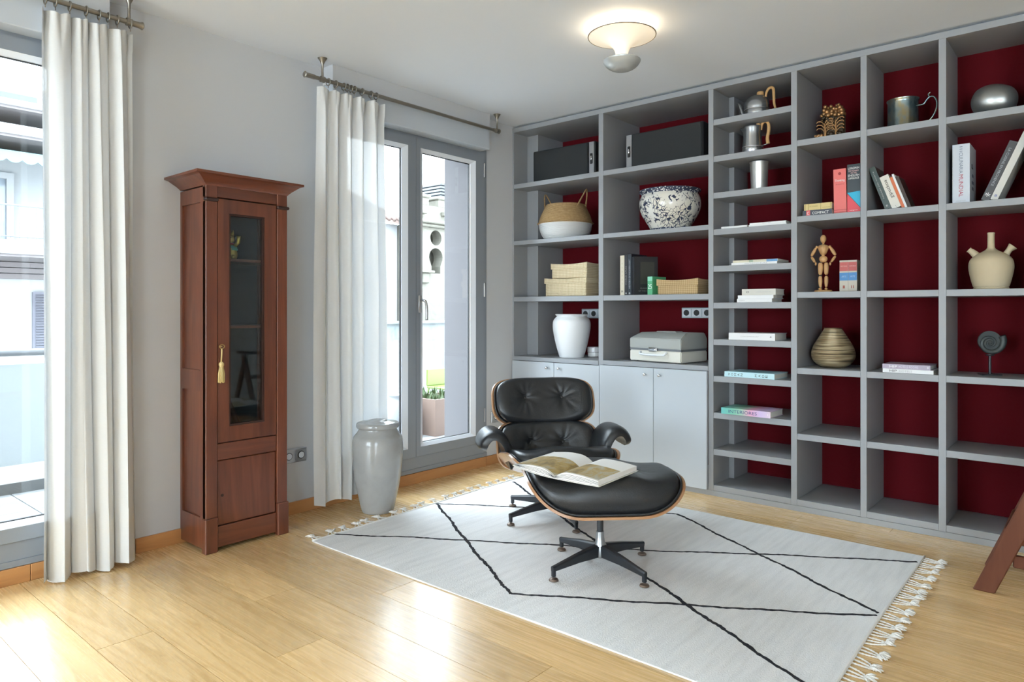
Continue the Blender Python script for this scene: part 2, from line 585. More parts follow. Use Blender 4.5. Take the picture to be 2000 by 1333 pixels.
# french windows
def french_window(n, y0, y1, seam, handle=True, full=True):
    """Two-leaf glazed door set in the window wall; y0..y1 outer frame."""
    W = struct('window_%d' % n, loc=(WX, (y0 + y1) / 2, 0))
    z0, z1 = 0.075, 2.335
    X0, X1 = WX - 0.065, WX + 0.006
    bm = mb()
    box(bm, X0, X1, y0, y0 + 0.036, z0, z1); box(bm, X0, X1, y1 - 0.036, y1, z0, z1)
    box(bm, X0, X1, y0 + 0.036, y1 - 0.036, z1 - 0.035, z1)
    box(bm, X0, X1, y0 + 0.036, y1 - 0.036, z0, 0.176)
    box(bm, X1, X1 + 0.006, y0, y1, z0, 0.100)
    obj('frame', bm, M['frame'], W, world=True)
    for sgn, (a, b) in ((-1, (y0 + 0.039, seam - 0.0015)), (1, (seam + 0.0015, y1 - 0.039))):
        S0, S1 = WX - 0.05, WX + 0.018
        zt, zb = 2.296, 0.180
        if sgn > 0: g0, g1 = a + 0.038 + 0.036, b - 0.087 - 0.036
        else: g0, g1 = a + 0.087 + 0.036, b - 0.038 - 0.066
        gb, gt = 0.262, 2.212
        bm = mb()
        holed(bm, [(a, zb), (b, zb), (b, zt), (a, zt)], [[(g0 - 0.036, gb - 0.022), (g1 + 0.036, gb - 0.022), (g1 + 0.036, gt + 0.022), (g0 - 0.036, gt + 0.022)]], 0, S1, S0)
        s = obj('sash', bm, M['frame'], W, world=True)
        # sloping glazing bead
        bm = mb()
        o_ = [(g0 - 0.036, gb - 0.022), (g1 + 0.036, gb - 0.022), (g1 + 0.036, gt + 0.022), (g0 - 0.036, gt + 0.022)]
        i_ = [(g0, gb), (g1, gb), (g1, gt), (g0, gt)]
        vo_ = [bm.verts.new((S1 - 0.001, p[0], p[1])) for p in o_]
        vi_ = [bm.verts.new((S1 - 0.022, p[0], p[1])) for p in i_]
        vb_ = [bm.verts.new((S1 - 0.045, p[0], p[1])) for p in i_]
        for k in range(4):
            bm.faces.new((vo_[k], vo_[(k + 1) % 4], vi_[(k + 1) % 4], vi_[k]))
            bm.faces.new((vi_[k], vi_[(k + 1) % 4], vb_[(k + 1) % 4], vb_[k]))
        me_b = obj('glazing_bead', bm, M['bead'], s, world=False)
        me_b.data.transform(Matrix.Translation(-W.location))
        bm = mb(); box(bm, WX - 0.022, WX - 0.018, g0 - 0.004, g1 + 0.004, gb - 0.004, gt + 0.004)
        p = obj('pane', bm, M['glass'], s); p.data.transform(Matrix.Translation(-W.location))
        bm = mb()
        for (ya, yb, za, zb2) in ((g0, g0 + 0.004, gb, gt), (g1 - 0.004, g1, gb, gt), (g0, g1, gb, gb + 0.004), (g0, g1, gt - 0.004, gt)):
            box(bm, WX - 0.026, WX - 0.013, ya, yb, za, zb2)
        p = obj('gasket', bm, M['rubber'], s); p.data.transform(Matrix.Translation(-W.location))
    if handle:
        bm = mb(); yc = seam + 0.030
        box(bm, WX + 0.018, WX + 0.028, yc - 0.014, yc + 0.014, 1.135, 1.250, 0.004)
        lathe_pts = [(WX + 0.028, yc, 1.218), (WX + 0.050, yc, 1.218), (WX + 0.062, yc + 0.006, 1.214), (WX + 0.064, yc + 0.016, 1.200), (WX + 0.063, yc + 0.024, 1.15), (WX + 0.062, yc + 0.024, 1.085)]
        tube(bm, smooth_prof(lathe_pts, 5), 0.0085, 10)
        obj('handle', bm, M['steel'], W, True, True, label='brushed metal lever handle')
    for zz in (2.13, 0.33, 1.25):
        bm = mb(); box(bm, WX + 0.006, WX + 0.012, y1 - 0.041, y1 - 0.029, zz, zz + 0.105, 0.002)
        tube(bm, [(WX + 0.018, y1 - 0.035, zz), (WX + 0.018, y1 - 0.035, zz + 0.10)], 0.0065, 10)
        obj('hinge', bm, M['steel'], W, world=True)
    return W
french_window(1, 2.368, 3.762, 3.0635)
french_window(2, -0.255, 1.135, 0.44)
# windows added behind the camera to carry the fill lamps
for i, (a, b) in enumerate(W_FILL):
    W = struct('window_%d' % (3 + i), loc=((a + b) / 2, YN, 0))
    bm = mb()
    mid = (a + b) / 2
    holed(bm, [(a, 0.10), (b, 0.10), (b, 2.30), (a, 2.30)], [[(a + 0.07, 0.18), (mid - 0.05, 0.18), (mid - 0.05, 2.22), (a + 0.07, 2.22)], [(mid + 0.05, 0.18), (b - 0.07, 0.18), (b - 0.07, 2.22), (mid + 0.05, 2.22)]], 1, YN - 0.02, YN - 0.09)
    obj('frame', bm, M['frame'], W, world=True)
    for (p, q) in ((a + 0.07, mid - 0.05), (mid + 0.05, b - 0.07)):
        bm = mb(); box(bm, p, q, YN - 0.06, YN - 0.055, 0.18, 2.22)
        obj('pane', bm, M['glass'], W, world=True)

# power sockets on the window wall
def socket_plate(name, label, loc, axis, n, w_, h_, group, plate=None, tilt=0):
    """axis 'x': plate lies on the window wall; 'y': plate on the red back panel facing the room."""
    t = thing(name, label, 'socket', loc, group=group, rotz=(R(-90) if axis == 'x' else R(180)))
    # local: plate in x-z, front faces +y after rotation into the room
    bm = mb(); box(bm, -w_ / 2, w_ / 2, 0.0005, 0.010, -h_ / 2, h_ / 2, 0.003)
    obj('plate', bm, plate or M['steel'], t)
    for k in range(n):
        cx = (k - (n - 1) / 2) * (w_ / n)
        bm = mb(); box(bm, cx - w_ / n / 2 + 0.004, cx + w_ / n / 2 - 0.004, 0.010, 0.0125, -h_ / 2 + 0.010, h_ / 2 - 0.010, 0.001)
        s = obj('socket', bm, M['steel'] if plate is None else M['bead'], t)
        bm = mb()
        lathe(bm, [(0.021, 0), (0.021, 0.0022)], 24)
        bm.transform(Matrix.Translation((cx, 0.0125, 0)) @ Matrix.Rotation(R(-90), 4, 'X'))
        obj('socket_hole', bm, M['black'], s)
        if plate is None:
            bm = mb(); lathe(bm, [(0.0175, 0), (0.0175, 0.0015)], 24)
            bm.transform(Matrix.Translation((cx, 0.0147, 0)) @ Matrix.Rotation(R(-90), 4, 'X'))
            obj('socket_face', bm, M['bead'], s)
    return t
socket_plate('power_socket', 'double power socket on the grey wall beside the wooden cabinet', (WX, 2.165, 0.330), 'x', 2, 0.155, 0.078, None)
socket_plate('power_socket', 'power socket on the wall behind the lounge chair headrest', (WX, 3.855, 0.352), 'x', 1, 0.085, 0.085, None)

# ------------------------------------------------------------------ bookcase
BF = 4.064
BC = thing('bookcase', 'built-in grey bookcase with crimson back filling the far wall', 'bookcase', (-1.8, BF, 0))
def bpart(name, x0, x1, y0, y1, z0, z1, mt='shelf', bev=0.0012, label=None, parent=None):
    bm = mb(); box(bm, x0, x1, y0, y1, z0, z1, bev)
    return obj(name, bm, M[mt], parent or BC, world=True, label=label)
UP = [(-3.480, -3.466), (-2.687, -2.649), (-1.874, -1.841), (-1.370, -1.337), (-1.003, -0.972), (-0.639, -0.606), (-0.274, -0.241), (0.092, 0.125), (0.49, 0.523)]
BACK = [4.555, 4.560, 4.52, 4.53, 4.44, 4.42, 4.42, 4.42]
for i, (a, b) in enumerate(UP):
    z0 = 0.033
    bpart('upright', a, b, BF, 4.575, z0, 2.5225)
for i in range(8):
    x0, x1 = UP[i][1], UP[i + 1][0]
    yb = BACK[i]
    bpart('back_panel', x0, x1, yb, yb + 0.015, 0.07, 2.5225, 'red', 0, label='crimson back panel')
    if i == 2: hs = [(2.296 - 0.2268 * k, 2.332 - 0.2268 * k) for k in range(10)]
    elif i < 2: hs = [(2.088, 2.122), (1.653, 1.684), (1.218, 1.254)]
    else: hs = [(2.089, 2.124), (1.654, 1.688), (1.221, 1.255), (0.787, 0.821), (0.410, 0.445)]
    for za, zb in hs:
        bpart('shelf', x0, x1, BF + 0.002, yb, za, zb)
    if i < 2:
        zt = 0.798 if i == 0 else 0.803
        bpart('worktop', x0, x1, BF - 0.004, yb, zt - 0.030, zt)
    bpart('base_board', x0, x1, BF + 0.001, yb, 0.034, 0.068)
# pier of the wall cased in grey inside the first bay, slim pilaster in the third
bpart('cased_pier', -3.466, -3.359, 4.231, 4.555, 0.80, 2.5225, bev=0)
bpart('pilaster', -1.841, -1.807, 4.300, 4.52, 0.07, 2.5225, bev=0)
bpart('top_rail', -3.480, 0.523, BF - 0.001, 4.575, 2.5225, 2.556)
bpart('ceiling_filler', -3.480, 0.523, BF + 0.045, 4.575, 2.556, ZC)
bpart('plinth', -3.480, 0.523, BF + 0.0015, 4.12, 0.0, 0.0325)
# cupboard doors
for (x0, x1, zt) in ((-3.4645, -3.0635, 0.7655), (-3.0605, -2.6685, 0.7655), (-2.6655, -2.2475, 0.7705), (-2.2445, -1.8755, 0.7705)):
    d = bpart('cupboard_door', x0, x1, BF - 0.021, BF - 0.002, 0.036, zt, 'cupboard', 0.0012)
    right = x0 in (-3.4645, -2.6655)
    kx = (x1 - 0.056) if right else (x0 + 0.048)
    bm = mb(); lathe(bm, [(0.004, 0), (0.004, 0.010), (0.0095, 0.014), (0.0105, 0.020), (0.0085, 0.026), (0.003, 0.0275)], 20)
    bm.transform(Matrix.Translation((kx, BF - 0.021, 0.728)) @ Matrix.Rotation(R(90), 4, 'X'))
    k = obj('knob', bm, M['chrome'], d, True)
    k.data.transform(Matrix.Translation(-BC.location))
# socket strips on the red back
M['sock_plate'] = mat('socket_strip_silver', (0.50, 0.56, 0.60), 0.3, 0.6)
socket_plate('socket_strip', 'silver socket strip on the red back behind the white shelf vase', (-3.05, 4.555, 1.125), 'y', 3, 0.232, 0.075, 'socket strips in the bookcase', M['sock_plate'])
socket_plate('socket_strip', 'silver socket strip on the red back above the typewriter case', (-2.185, 4.560, 1.133), 'y', 3, 0.232, 0.075, 'socket strips in the bookcase', M['sock_plate'])

# ------------------------------------------------------------------ curtain rods and curtains
def curtain_rod(label, y0, y1, brackets, rings):
    X, Z = -3.345, 2.452
    t = thing('curtain_rod', label, 'curtain rod', (X, (y0 + y1) / 2, Z), group='curtain rods')
    bm = mb()
    tube(bm, [(X, y0, Z), (X, y1, Z)], 0.011, 12)
    obj('rod', bm, M['nickel'], t, 40, True)
    for e in (y0, y1):
        bm = mb(); s = -1 if e == y0 else 1
        tube(bm, [(X, e - s * 0.05, Z), (X, e, Z), (X, e + s * 0.012, Z), (X, e + s * 0.016, Z)], 0.014, 14, radii=[0.013, 0.014, 0.018, 0.014])
        obj('finial', bm, M['nickel'], t, 40, True)
    for yb in brackets:
        bm = mb()
        tube(bm, [(X, yb, Z - 0.013), (X, yb, 2.50), (X, yb, 2.535), (X, yb, 2.555), (X, yb, ZC - 0.001)], 0.006, 14, radii=[0.008, 0.0055, 0.007, 0.016, 0.027])
        tube(bm, [(X, yb - 0.012, Z), (X, yb + 0.012, Z)], 0.0175, 14)
        obj('bracket', bm, M['nickel'], t, 40, True)
    rm = None
    for yr in rings:
        if rm is None:
            bm = mb(); tube(bm, [(0.020 * math.cos(a_), 0, 0.020 * math.sin(a_)) for a_ in [2 * PI * k / 20 for k in range(20)]], 0.003, 6, closed=True)
            tube(bm, [(0, 0, -0.020), (0, 0, -0.034)], 0.002, 6)
            o = obj('ring', bm, M['nickel'], t, True)
            rm = o
        else:
            o = copy_part(rm, t)
        o.location = (0, yr - t.location.y, -0.006)
    return t
rods1 = [0.92 + 0.048 * k + 0.012 * math.sin(k * 5) for k in range(8)]
rods2 = [2.30, 2.35, 2.405, 2.43, 2.455, 2.48, 2.535, 2.60, 2.64]
curtain_rod('bronze curtain rod over the white curtain at the near window', -0.42, 1.290, [-0.3, 1.245], rods1)
curtain_rod('bronze curtain rod over the window beside the bookcase', 2.16, 3.745, [2.262, 3.735], rods2)

def curtain(label, y0t, y1t, y0b, y1b, nf, amp, zhem, seed, xoff=0.0):
    rd = random.Random(seed)
    X = -3.345 + xoff
    zt = 2.412
    t = thing('curtain', label, 'curtain', (X, (y0t + y1t) / 2, zhem), group='white linen curtains')
    NU, NV = 220, 44
    ph = [rd.uniform(0, 2 * PI) for _ in range(6)]
    def surf(u, v, off=0.0):
        # v 0 top .. 1 hem
        y = (y0t + (y1t - y0t) * u) * (1 - v) + (y0b + (y1b - y0b) * u) * v
        uu = u + 0.018 * math.sin(3 * PI * u + ph[0]) + 0.012 * math.sin(2 * PI * (2.2 * u + 0.4 * v) + ph[1])
        f = math.sin(2 * PI * nf * uu + ph[2])
        f2 = math.sin(2 * PI * nf * 1.9 * uu + ph[3] + 0.8 * v)
        env = 0.55 + 0.45 * min(1, v * 2.2)
        x = amp * env * ((1 + 0.35 * math.sin(5.1 * u + ph[5])) * f + 0.22 * f2) + amp * 0.25 * math.sin(2 * PI * (0.8 * u + v * 0.5) + ph[4]) * v
        if v < 0.06:   # pinch pleats
            x += 0.010 * math.sin(2 * PI * nf * 2 * uu) * (1 - v / 0.06)
        y += 0.007 * math.sin(4 * PI * nf * uu + 2 * ph[2]) * env + 0.010 * math.sin(2 * PI * 1.3 * u + 2.5 * v + ph[1]) * v * 0.6
        z = zt + (zhem - zt) * v
        z += (0.006 * math.sin(2 * PI * nf * uu) - 0.008) * (1 - v) ** 8
        z += 0.010 * math.sin(2 * PI * nf * 0.5 * uu + ph[5]) * v ** 6
        return Vector((X + x + off, y, z))
    def sheet(v0, v1, nv, off):
        bm = mb()
        g = [[bm.verts.new(surf(i / NU, v0 + (v1 - v0) * j / nv, off)) for i in range(NU + 1)] for j in range(nv + 1)]
        for j in range(nv):
            for i in range(NU):
                bm.faces.new((g[j][i], g[j][i + 1], g[j + 1][i + 1], g[j + 1][i]))
        return bm
    obj('cloth', sheet(0, 1, NV, 0), M['curtain'], t, True, True)
    vh = 1 - 0.25 / (zt - zhem)
    obj('hem', sheet(vh, 1, 6, 0.0025), M['curtain'], t, True, True, label='doubled hem at the bottom')
    obj('heading_tape', sheet(0, 0.035, 3, 0.0025), M['curtain'], t, True, True)
    return t
curtain('long white linen curtain beside the near balcony window, hem on the floor', 0.905, 1.262, 0.915, 1.298, 4.6, 0.036, 0.014, 4)
curtain('long white linen curtain behind the tall white floor vase', 2.232, 2.690, 2.225, 2.695, 5.2, 0.036, 0.062, 11)

# ------------------------------------------------------------------ rug
RUG = thing('rug', 'flat-woven off-white rug with thin charcoal diamond lines and tasselled ends', 'rug', (-1.8, 2.8, 0))
c00, c10, c11, c01 = (-2.985, 1.965), (-0.625, 1.985), (-0.640, 3.690), (-3.040, 3.655)
def rugz(x, y):
    return 0.0068 + 0.0018 * math.sin(7 * x + 2.0 * math.sin(3 * y)) * math.sin(2.1 * y + 1.3 * x)
bm = mb()
NX, NY = 70, 50
def rugp(u, v):
    x = (c00[0] * (1 - u) + c10[0] * u) * (1 - v) + (c01[0] * (1 - u) + c11[0] * u) * v
    y = (c00[1] * (1 - u) + c10[1] * u) * (1 - v) + (c01[1] * (1 - u) + c11[1] * u) * v
    y += 0.012 * math.sin(5 * u + 1) * (v - 0.5) + 0.010 * math.sin(PI * u * 1.0) * (1 if v > 0.5 else 0) * (v - 0.5)
    x += 0.003 * math.sin(7 * v + u)
    return x, y
gr = []
for j in range(NY + 1):
    row = []
    for i in range(NX + 1):
        x, y = rugp(i / NX, j / NY)
        row.append(bm.verts.new((x, y, rugz(x, y))))
    gr.append(row)
for j in range(NY):
    for i in range(NX):
        bm.faces.new((gr[j][i], gr[j][i + 1], gr[j + 1][i + 1], gr[j + 1][i]))
ext = bmesh.ops.extrude_face_region(bm, geom=list(bm.faces))
for vv in [x for x in ext['geom'] if isinstance(x, bmesh.types.BMVert)]:
    vv.co.z = 0.0006
obj('woven_ground', bm, M['rug'], RUG, 50, True)
def rug_line(pts, wd=0.0115, seed=0):
    rd = random.Random(seed)
    P = []
    for (a, b) in zip(pts[:-1], pts[1:]):
        a, b = Vector(a), Vector(b)
        n = max(2, int((b - a).length / 0.012))
        for k in range(n):
            P.append(a.lerp(b, k / n))
    P.append(Vector(pts[-1]))
    bm = mb(); L = []; Rr = []
    d0 = Vector((0, 0))
    for i, p in enumerate(P):
        t = (P[min(i + 1, len(P) - 1)] - P[max(i - 1, 0)]).normalized()
        nn = Vector((-t.y, t.x))
        wob = 0.0035 * math.sin(i * 0.21 + seed) + 0.0018 * math.sin(i * 0.9 + 2 * seed)
        wl = wd / 2 * (1 + 0.35 * rd.uniform(-1, 1))
        c_ = p + nn * wob
        for s, arr in ((-1, L), (1, Rr)):
            q = c_ + nn * s * wl
            arr.append(bm.verts.new((q.x, q.y, rugz(q.x, q.y) + 0.0018)))
    for i in range(len(P) - 1):
        bm.faces.new((L[i], Rr[i], Rr[i + 1], L[i + 1]))
    ex = bmesh.ops.extrude_face_region(bm, geom=list(bm.faces))
    bmesh.ops.translate(bm, verts=[x for x in ex['geom'] if isinstance(x, bmesh.types.BMVert)], vec=(0, 0, -0.003))
    obj('pattern_line', bm, M['rug_line'], RUG, world=True)
rug_line([(-2.985, 2.088), (-2.41, 2.461), (-1.64, 2.926), (-1.196, 3.234), (-0.648, 3.582)], seed=1)
rug_line([(-3.0, 2.815), (-2.416, 2.462), (-1.817, 2.113)], 0.014, seed=2)
rug_line([(-1.817, 2.113), (-1.23, 2.475), (-0.645, 2.850)], seed=3)
rug_line([(-3.0, 2.815), (-2.40, 3.185), (-1.815, 3.544)], 0.010, seed=4)
rug_line([(-1.815, 3.544), (-1.237, 3.216), (-0.650, 2.880)], 0.013, seed=5)
rug_line([(-2.992, 3.505), (-2.20, 3.030), (-1.35, 2.543), (-0.72, 2.200), (-0.62, 2.145)], 0.014, seed=6)

# tasselled fringe: three twisted cords gathered into a tuft
def tassel_mesh(seed, n=3, L=0.108):
    rd = random.Random(seed)
    bm = mb()
    ym = rd.uniform(-0.014, 0.014)
    for k in range(n):
        y0_ = (k - (n - 1) / 2) * 0.0265
        for tw in (0, PI):
            pts = []
            for s in range(13):
                u = s / 12
                a_ = u * 22 + tw
                yy = y0_ * (1 - u * u * 0.72) + ym * u * u
                pts.append((u * L * 0.70, yy + 0.0014 * math.cos(a_), 0.0034 + 0.0014 * math.sin(a_)))
            tube(bm, pts, 0.0020, 5, radii=[0.0025 + 0.0004 * math.sin(s_ * 2.1) for s_ in range(13)])
    for k in range(9):
        a_ = rd.uniform(-0.9, 0.9)
        l_ = rd.uniform(0.020, 0.040)
        y0_ = ym + rd.uniform(-0.012, 0.012)
        z_ = rd.uniform(0.004, 0.011)
        p0 = Vector((L * 0.66, y0_, z_))
        p1 = p0 + Vector((math.cos(a_) * l_, math.sin(a_) * l_, rd.uniform(-0.002, 0.006)))
        p1.z = max(p1.z, 0.004)
        tube(bm, [p0, (p0 + p1) / 2 + Vector((0, 0, 0.003)), p1], 0.004, 6, radii=[0.0042, 0.0052, 0.0018])
    ball(bm, (L * 0.68, ym, 0.007), 0.0085, 1, (1, 1.2, 0.75))
    bmesh.ops.recalc_face_normals(bm, faces=bm.faces)
    me = bpy.data.meshes.new('tassel'); bm.to_mesh(me); bm.free()
    for p in me.polygons: p.use_smooth = True
    me.materials.append(M['cord'])
    return me
tms = [tassel_mesh(s) for s in range(5)]
for side in (0, 1):
    n = 20
    for k in range(n):
        v_ = (k + 0.5) / n
        x, y = rugp(side, v_)
        o = bpy.data.objects.new('tassel', tms[(k * 3 + side) % 5])
        COL.objects.link(o); o.parent = RUG
        o.location = (x - RUG.location.x - (0.004 if side else -0.004), y - RUG.location.y, 0)
        o.rotation_euler = (0, 0, (PI if side == 0 else 0) + random.uniform(-0.22, 0.16))
        s_ = 0.72 if side == 0 else 0.95
        o.scale = (s_, 1.0, 1.0)
for side in (0, 1):
    bm = mb()
    pts = [(*rugp(side, k / 40), 0.0058) for k in range(41)]
    tube(bm, pts, 0.005, 6)
    obj('edge_cord', bm, M['cord'], RUG, True, True)

# ------------------------------------------------------------------ outside: terrace and buildings
def emat(name, col, r=0.8):
    return mat(name, col, r)
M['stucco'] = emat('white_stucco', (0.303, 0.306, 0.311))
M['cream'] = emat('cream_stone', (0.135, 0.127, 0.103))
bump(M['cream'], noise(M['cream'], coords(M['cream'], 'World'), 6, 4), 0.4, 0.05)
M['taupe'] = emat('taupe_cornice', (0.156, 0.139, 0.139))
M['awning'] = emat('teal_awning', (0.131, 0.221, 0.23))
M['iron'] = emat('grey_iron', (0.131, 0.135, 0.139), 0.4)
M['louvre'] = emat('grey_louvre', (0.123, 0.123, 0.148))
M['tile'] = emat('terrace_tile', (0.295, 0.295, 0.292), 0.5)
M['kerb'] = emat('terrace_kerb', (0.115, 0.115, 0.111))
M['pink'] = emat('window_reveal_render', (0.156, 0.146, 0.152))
M['terracotta'] = emat('pale_terracotta', (0.181, 0.118, 0.091))
M['rooftile'] = emat('roof_tile_clay', (0.161, 0.115, 0.1))
M['lime'] = emat('lime_green_plastic', (0.131, 0.184, 0.033), 0.4)
M['leaf'] = emat('leaf_green', (0.049, 0.082, 0.021), 0.6)
M['zinc'] = emat('zinc_grey', (0.059, 0.065, 0.072), 0.5)
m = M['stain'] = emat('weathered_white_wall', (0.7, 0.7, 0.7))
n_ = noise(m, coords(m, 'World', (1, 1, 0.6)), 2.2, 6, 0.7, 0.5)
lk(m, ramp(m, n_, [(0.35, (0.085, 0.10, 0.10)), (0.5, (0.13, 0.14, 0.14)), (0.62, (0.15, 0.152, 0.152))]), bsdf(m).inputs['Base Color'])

TER = struct('terrace_floor', loc=(-4.7, 1, 0.05))
bm = mb(); box(bm, -6.9, WX - TH, -5.5, 8.5, -0.15, 0.036); obj('screed', bm, M['kerb'], TER, world=True)
tm_ = {}
for i in range(4):
    for j in range(22):
        x0, y0_ = WX - TH - 0.59 * (i + 1), -5.33 + 0.593 * j + 0.59
        if 'm' not in tm_:
            b_ = mb(); box(b_, 0, 0.584, 0, 0.587, 0, 0.014, 0.001)
            me = bpy.data.meshes.new('tile'); b_.to_mesh(me); b_.free(); me.materials.append(M['tile']); tm_['m'] = me
        if i > 0 and y0_ < 2.9 and x0 < -5.1: continue
        o = bpy.data.objects.new('tile', tm_['m']); COL.objects.link(o); o.parent = TER
        o.location = (x0 - TER.location.x, y0_ - TER.location.y, 0.036 - 0.05)
# painted reveals of the openings
for i, (a, b) in enumerate(W_LEFT):
    o = struct('trim_%d' % (i + 4), loc=(WX - 0.2, (a + b) / 2, 0))
    bm = mb(); box(bm, WX - 0.375, WX - 0.067, b - 0.062, b - 0.0005, 0.076, 2.398); obj('reveal', bm, M['pink'], o, world=True)
    bm = mb(); box(bm, WX - 0.375, WX - 0.067, a + 0.0005, a + 0.062, 0.076, 2.398); obj('reveal', bm, M['pink'], o, world=True)
    bm = mb(); box(bm, WX - TH - 0.02, WX - 0.067, a + 0.062, b - 0.062, 0.076, 0.092); obj('sill', bm, M['tile'], o, world=True)

bm = mb(); box(bm, -4.35, WX - TH, -5.5, 8.5, 2.80, 2.95, 0.01); struct('trim_9', bm, M['stucco'])  # unseen slab added to cut sky light on the floor by the windows
t = thing('balcony_railing', 'balcony railing with steel handrail and frosted white panels outside the near window', 'railing', (-5.0, 0, 0.05))
bm = mb(); tube(bm, [(-5.0, -5, 0.895), (-5.0, 2.7, 0.895)], 0.022, 14); obj('handrail', bm, M['iron'], t, True, True)
bm = mb(); box(bm, -5.06, -4.96, -5, 2.7, 0.050, 0.115); obj('kerb', bm, M['kerb'], t, world=True)
ky = -4.9
while ky < 2.6:
    bm = mb(); box(bm, -5.012, -4.996, ky + 0.02, ky + 1.24, 0.215, 0.825, 0.002); obj('panel', bm, M['frosted'], t, world=True)
    bm = mb(); box(bm, -5.02, -4.99, ky - 0.015, ky + 0.010, 0.115, 0.878, 0.002); obj('post', bm, M['steel'], t, world=True)
    ky += 1.265
# building across the street (seen through the near window)
t = thing('building', 'white apartment building with balconies and teal awning across the street', 'building', (-12.4, 0, -6))
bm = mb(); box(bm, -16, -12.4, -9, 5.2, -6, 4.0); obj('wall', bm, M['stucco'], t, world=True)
bm = mb(); box(bm, -16, -13.2, -9, 5.2, 4.0, 4.75); obj('attic_wall', bm, M['stucco'], t, world=True)
for (za, zb, xf) in ((3.88, 3.96, -11.0), (3.50, 3.63, -11.0), (1.905, 2.09, -11.0)):
    bm = mb(); box(bm, xf - 1.4, xf, -9, 5.2, za, zb, 0.01); obj('balcony_slab', bm, M['stucco'], t, world=True)
    bm = mb(); box(bm, xf - 1.39, xf - 0.05, -9, 5.15, za - 0.035, za); obj('soffit', bm, M['taupe'], t, world=True)
for (za, zb) in ((3.62, 3.86), (1.62, 1.87)):
    for k in range(3):
        bm = mb(); box(bm, -12.4, -12.25 + 0.05 * k, -9, 5.2, za + (zb - za) * k / 3, za + (zb - za) * (k + 0.86) / 3); obj('cornice_band', bm, M['taupe'], t, world=True)
bm = mb()
pts = [(-11.1, 3.28)] + [(-11.05, 3.16)]
for k in range(60):
    ya = -6 + k * 0.18
    prism(bm, [(ya, 3.30), (ya, 3.20), (ya + 0.045, 3.165), (ya + 0.09, 3.155), (ya + 0.135, 3.165), (ya + 0.18, 3.20), (ya + 0.18, 3.30)], 0, -11.25, -11.23)
obj('awning_valance', bm, M['awning'], t, world=True, kind='stuff')
bm = mb(); prism(bm, [(-11.24, 3.30), (-12.4, 3.44), (-12.4, 3.46), (-11.24, 3.32)], 1, -6, 4.8); obj('awning', bm, M['awning'], t, world=True)
bm = mb(); tube(bm, [(-11.08, -9, 2.56), (-11.08, 5.1, 2.56)], 0.014, 6); tube(bm, [(-11.08, -9, 2.14), (-11.08, 5.1, 2.14)], 0.010, 6)
obj('rail', bm, M['iron'], t, world=True)
rp = random.Random(5)
bar = None
for k in range(50):
    if bar is None:
        bm = mb(); tube(bm, [(0, 0, 0), (0, 0, 0.44)], 0.006, 6); bar = obj('baluster', bm, M['iron'], t)
        o = bar
    else: o = copy_part(bar, t)
    o.location = (-11.08 + 12.4, 0.2 + k * 0.098, 2.12 + 6)
for (ya, yb, za, zb, nm) in ((3.235, 3.70, 0.47, 1.43, 'shutter'), (1.6, 2.2, 0.47, 1.43, 'shutter'), (-0.6, 0.0, 0.47, 1.43, 'shutter')):
    bm = mb(); box(bm, -12.4, -12.34, ya, yb, za, zb); f = obj(nm, bm, M['louvre'], t, world=True)
    bm = mb()
    nz = 22
    for k in range(nz):
        z_ = za + 0.03 + (zb - za - 0.06) * k / nz
        prism(bm, [(-12.335, z_ + 0.03), (-12.30, z_), (-12.30, z_ + 0.006), (-12.335, z_ + 0.036)], 1, ya + 0.03, yb - 0.03)
    s = obj('slats', bm, M['louvre'], f, kind='stuff'); s.data.transform(Matrix.Translation(-t.location))
M['dark_win'] = mat('far_window_glass', (0.20, 0.23, 0.26), 0.1)
for (ya, yb, za, zb) in ((2.2, 2.9, 2.12, 3.1), (-0.5, 0.4, 2.12, 3.1), (3.9, 4.6, 2.12, 3.1)):
    bm = mb(); holed(bm, [(ya - 0.09, za), (yb + 0.09, za), (yb + 0.09, zb + 0.09), (ya - 0.09, zb + 0.09)], [[(ya, za + 0.05), (yb, za + 0.05), (yb, zb), (ya, zb)]], 0, -12.4, -12.33)
    f = obj('window', bm, M['stucco'], t, world=True)
    bm = mb(); box(bm, -12.39, -12.37, ya, yb, za + 0.05, zb); p = obj('pane', bm, M['dark_win'], f); p.data.transform(Matrix.Translation(-t.location))
for k in range(9):
    bm = mb(); box(bm, -13.2, -13.15, -5 + k * 1.1, -4.2 + k * 1.1, 4.15, 4.6); obj('attic_window', bm, M['zinc'], t, world=True)

# castellated cream building seen through the far window
t = thing('building', 'cream stone building with battlements and horseshoe arch openings outside the far window', 'building', (-11, 11, -3))
def circ(cy, cz, r, n=20, a0=0, a1=2 * PI):
    return [(cy + r * math.cos(a0 + (a1 - a0) * k / n), cz + r * math.sin(a0 + (a1 - a0) * k / n)) for k in range(n)]
holes = []
for cy in (10.30, 10.93, 11.56):
    holes.append(circ(cy, 2.72, 0.165))
    arch = [(cy - 0.13, 1.95), (cy + 0.13, 1.95), (cy + 0.13, 2.10)] + [(cy + 0.20 * math.cos(a_), 2.30 + 0.20 * math.sin(a_)) for a_ in [R(-35) + R(250) * k / 14 for k in range(15)]] + [(cy - 0.13, 2.10)]
    holes.append(arch)
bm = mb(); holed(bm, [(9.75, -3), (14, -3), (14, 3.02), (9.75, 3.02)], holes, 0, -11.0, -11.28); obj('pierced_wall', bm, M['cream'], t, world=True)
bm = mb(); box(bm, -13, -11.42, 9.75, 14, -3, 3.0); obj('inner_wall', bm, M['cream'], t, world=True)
bm = mb(); box(bm, -11.02, -10.80, 9.6, 14, 3.00, 3.07, 0.02); box(bm, -11.02, -10.88, 9.6, 14, 2.93, 3.0, 0.02); obj('cornice', bm, M['cream'], t, world=True)
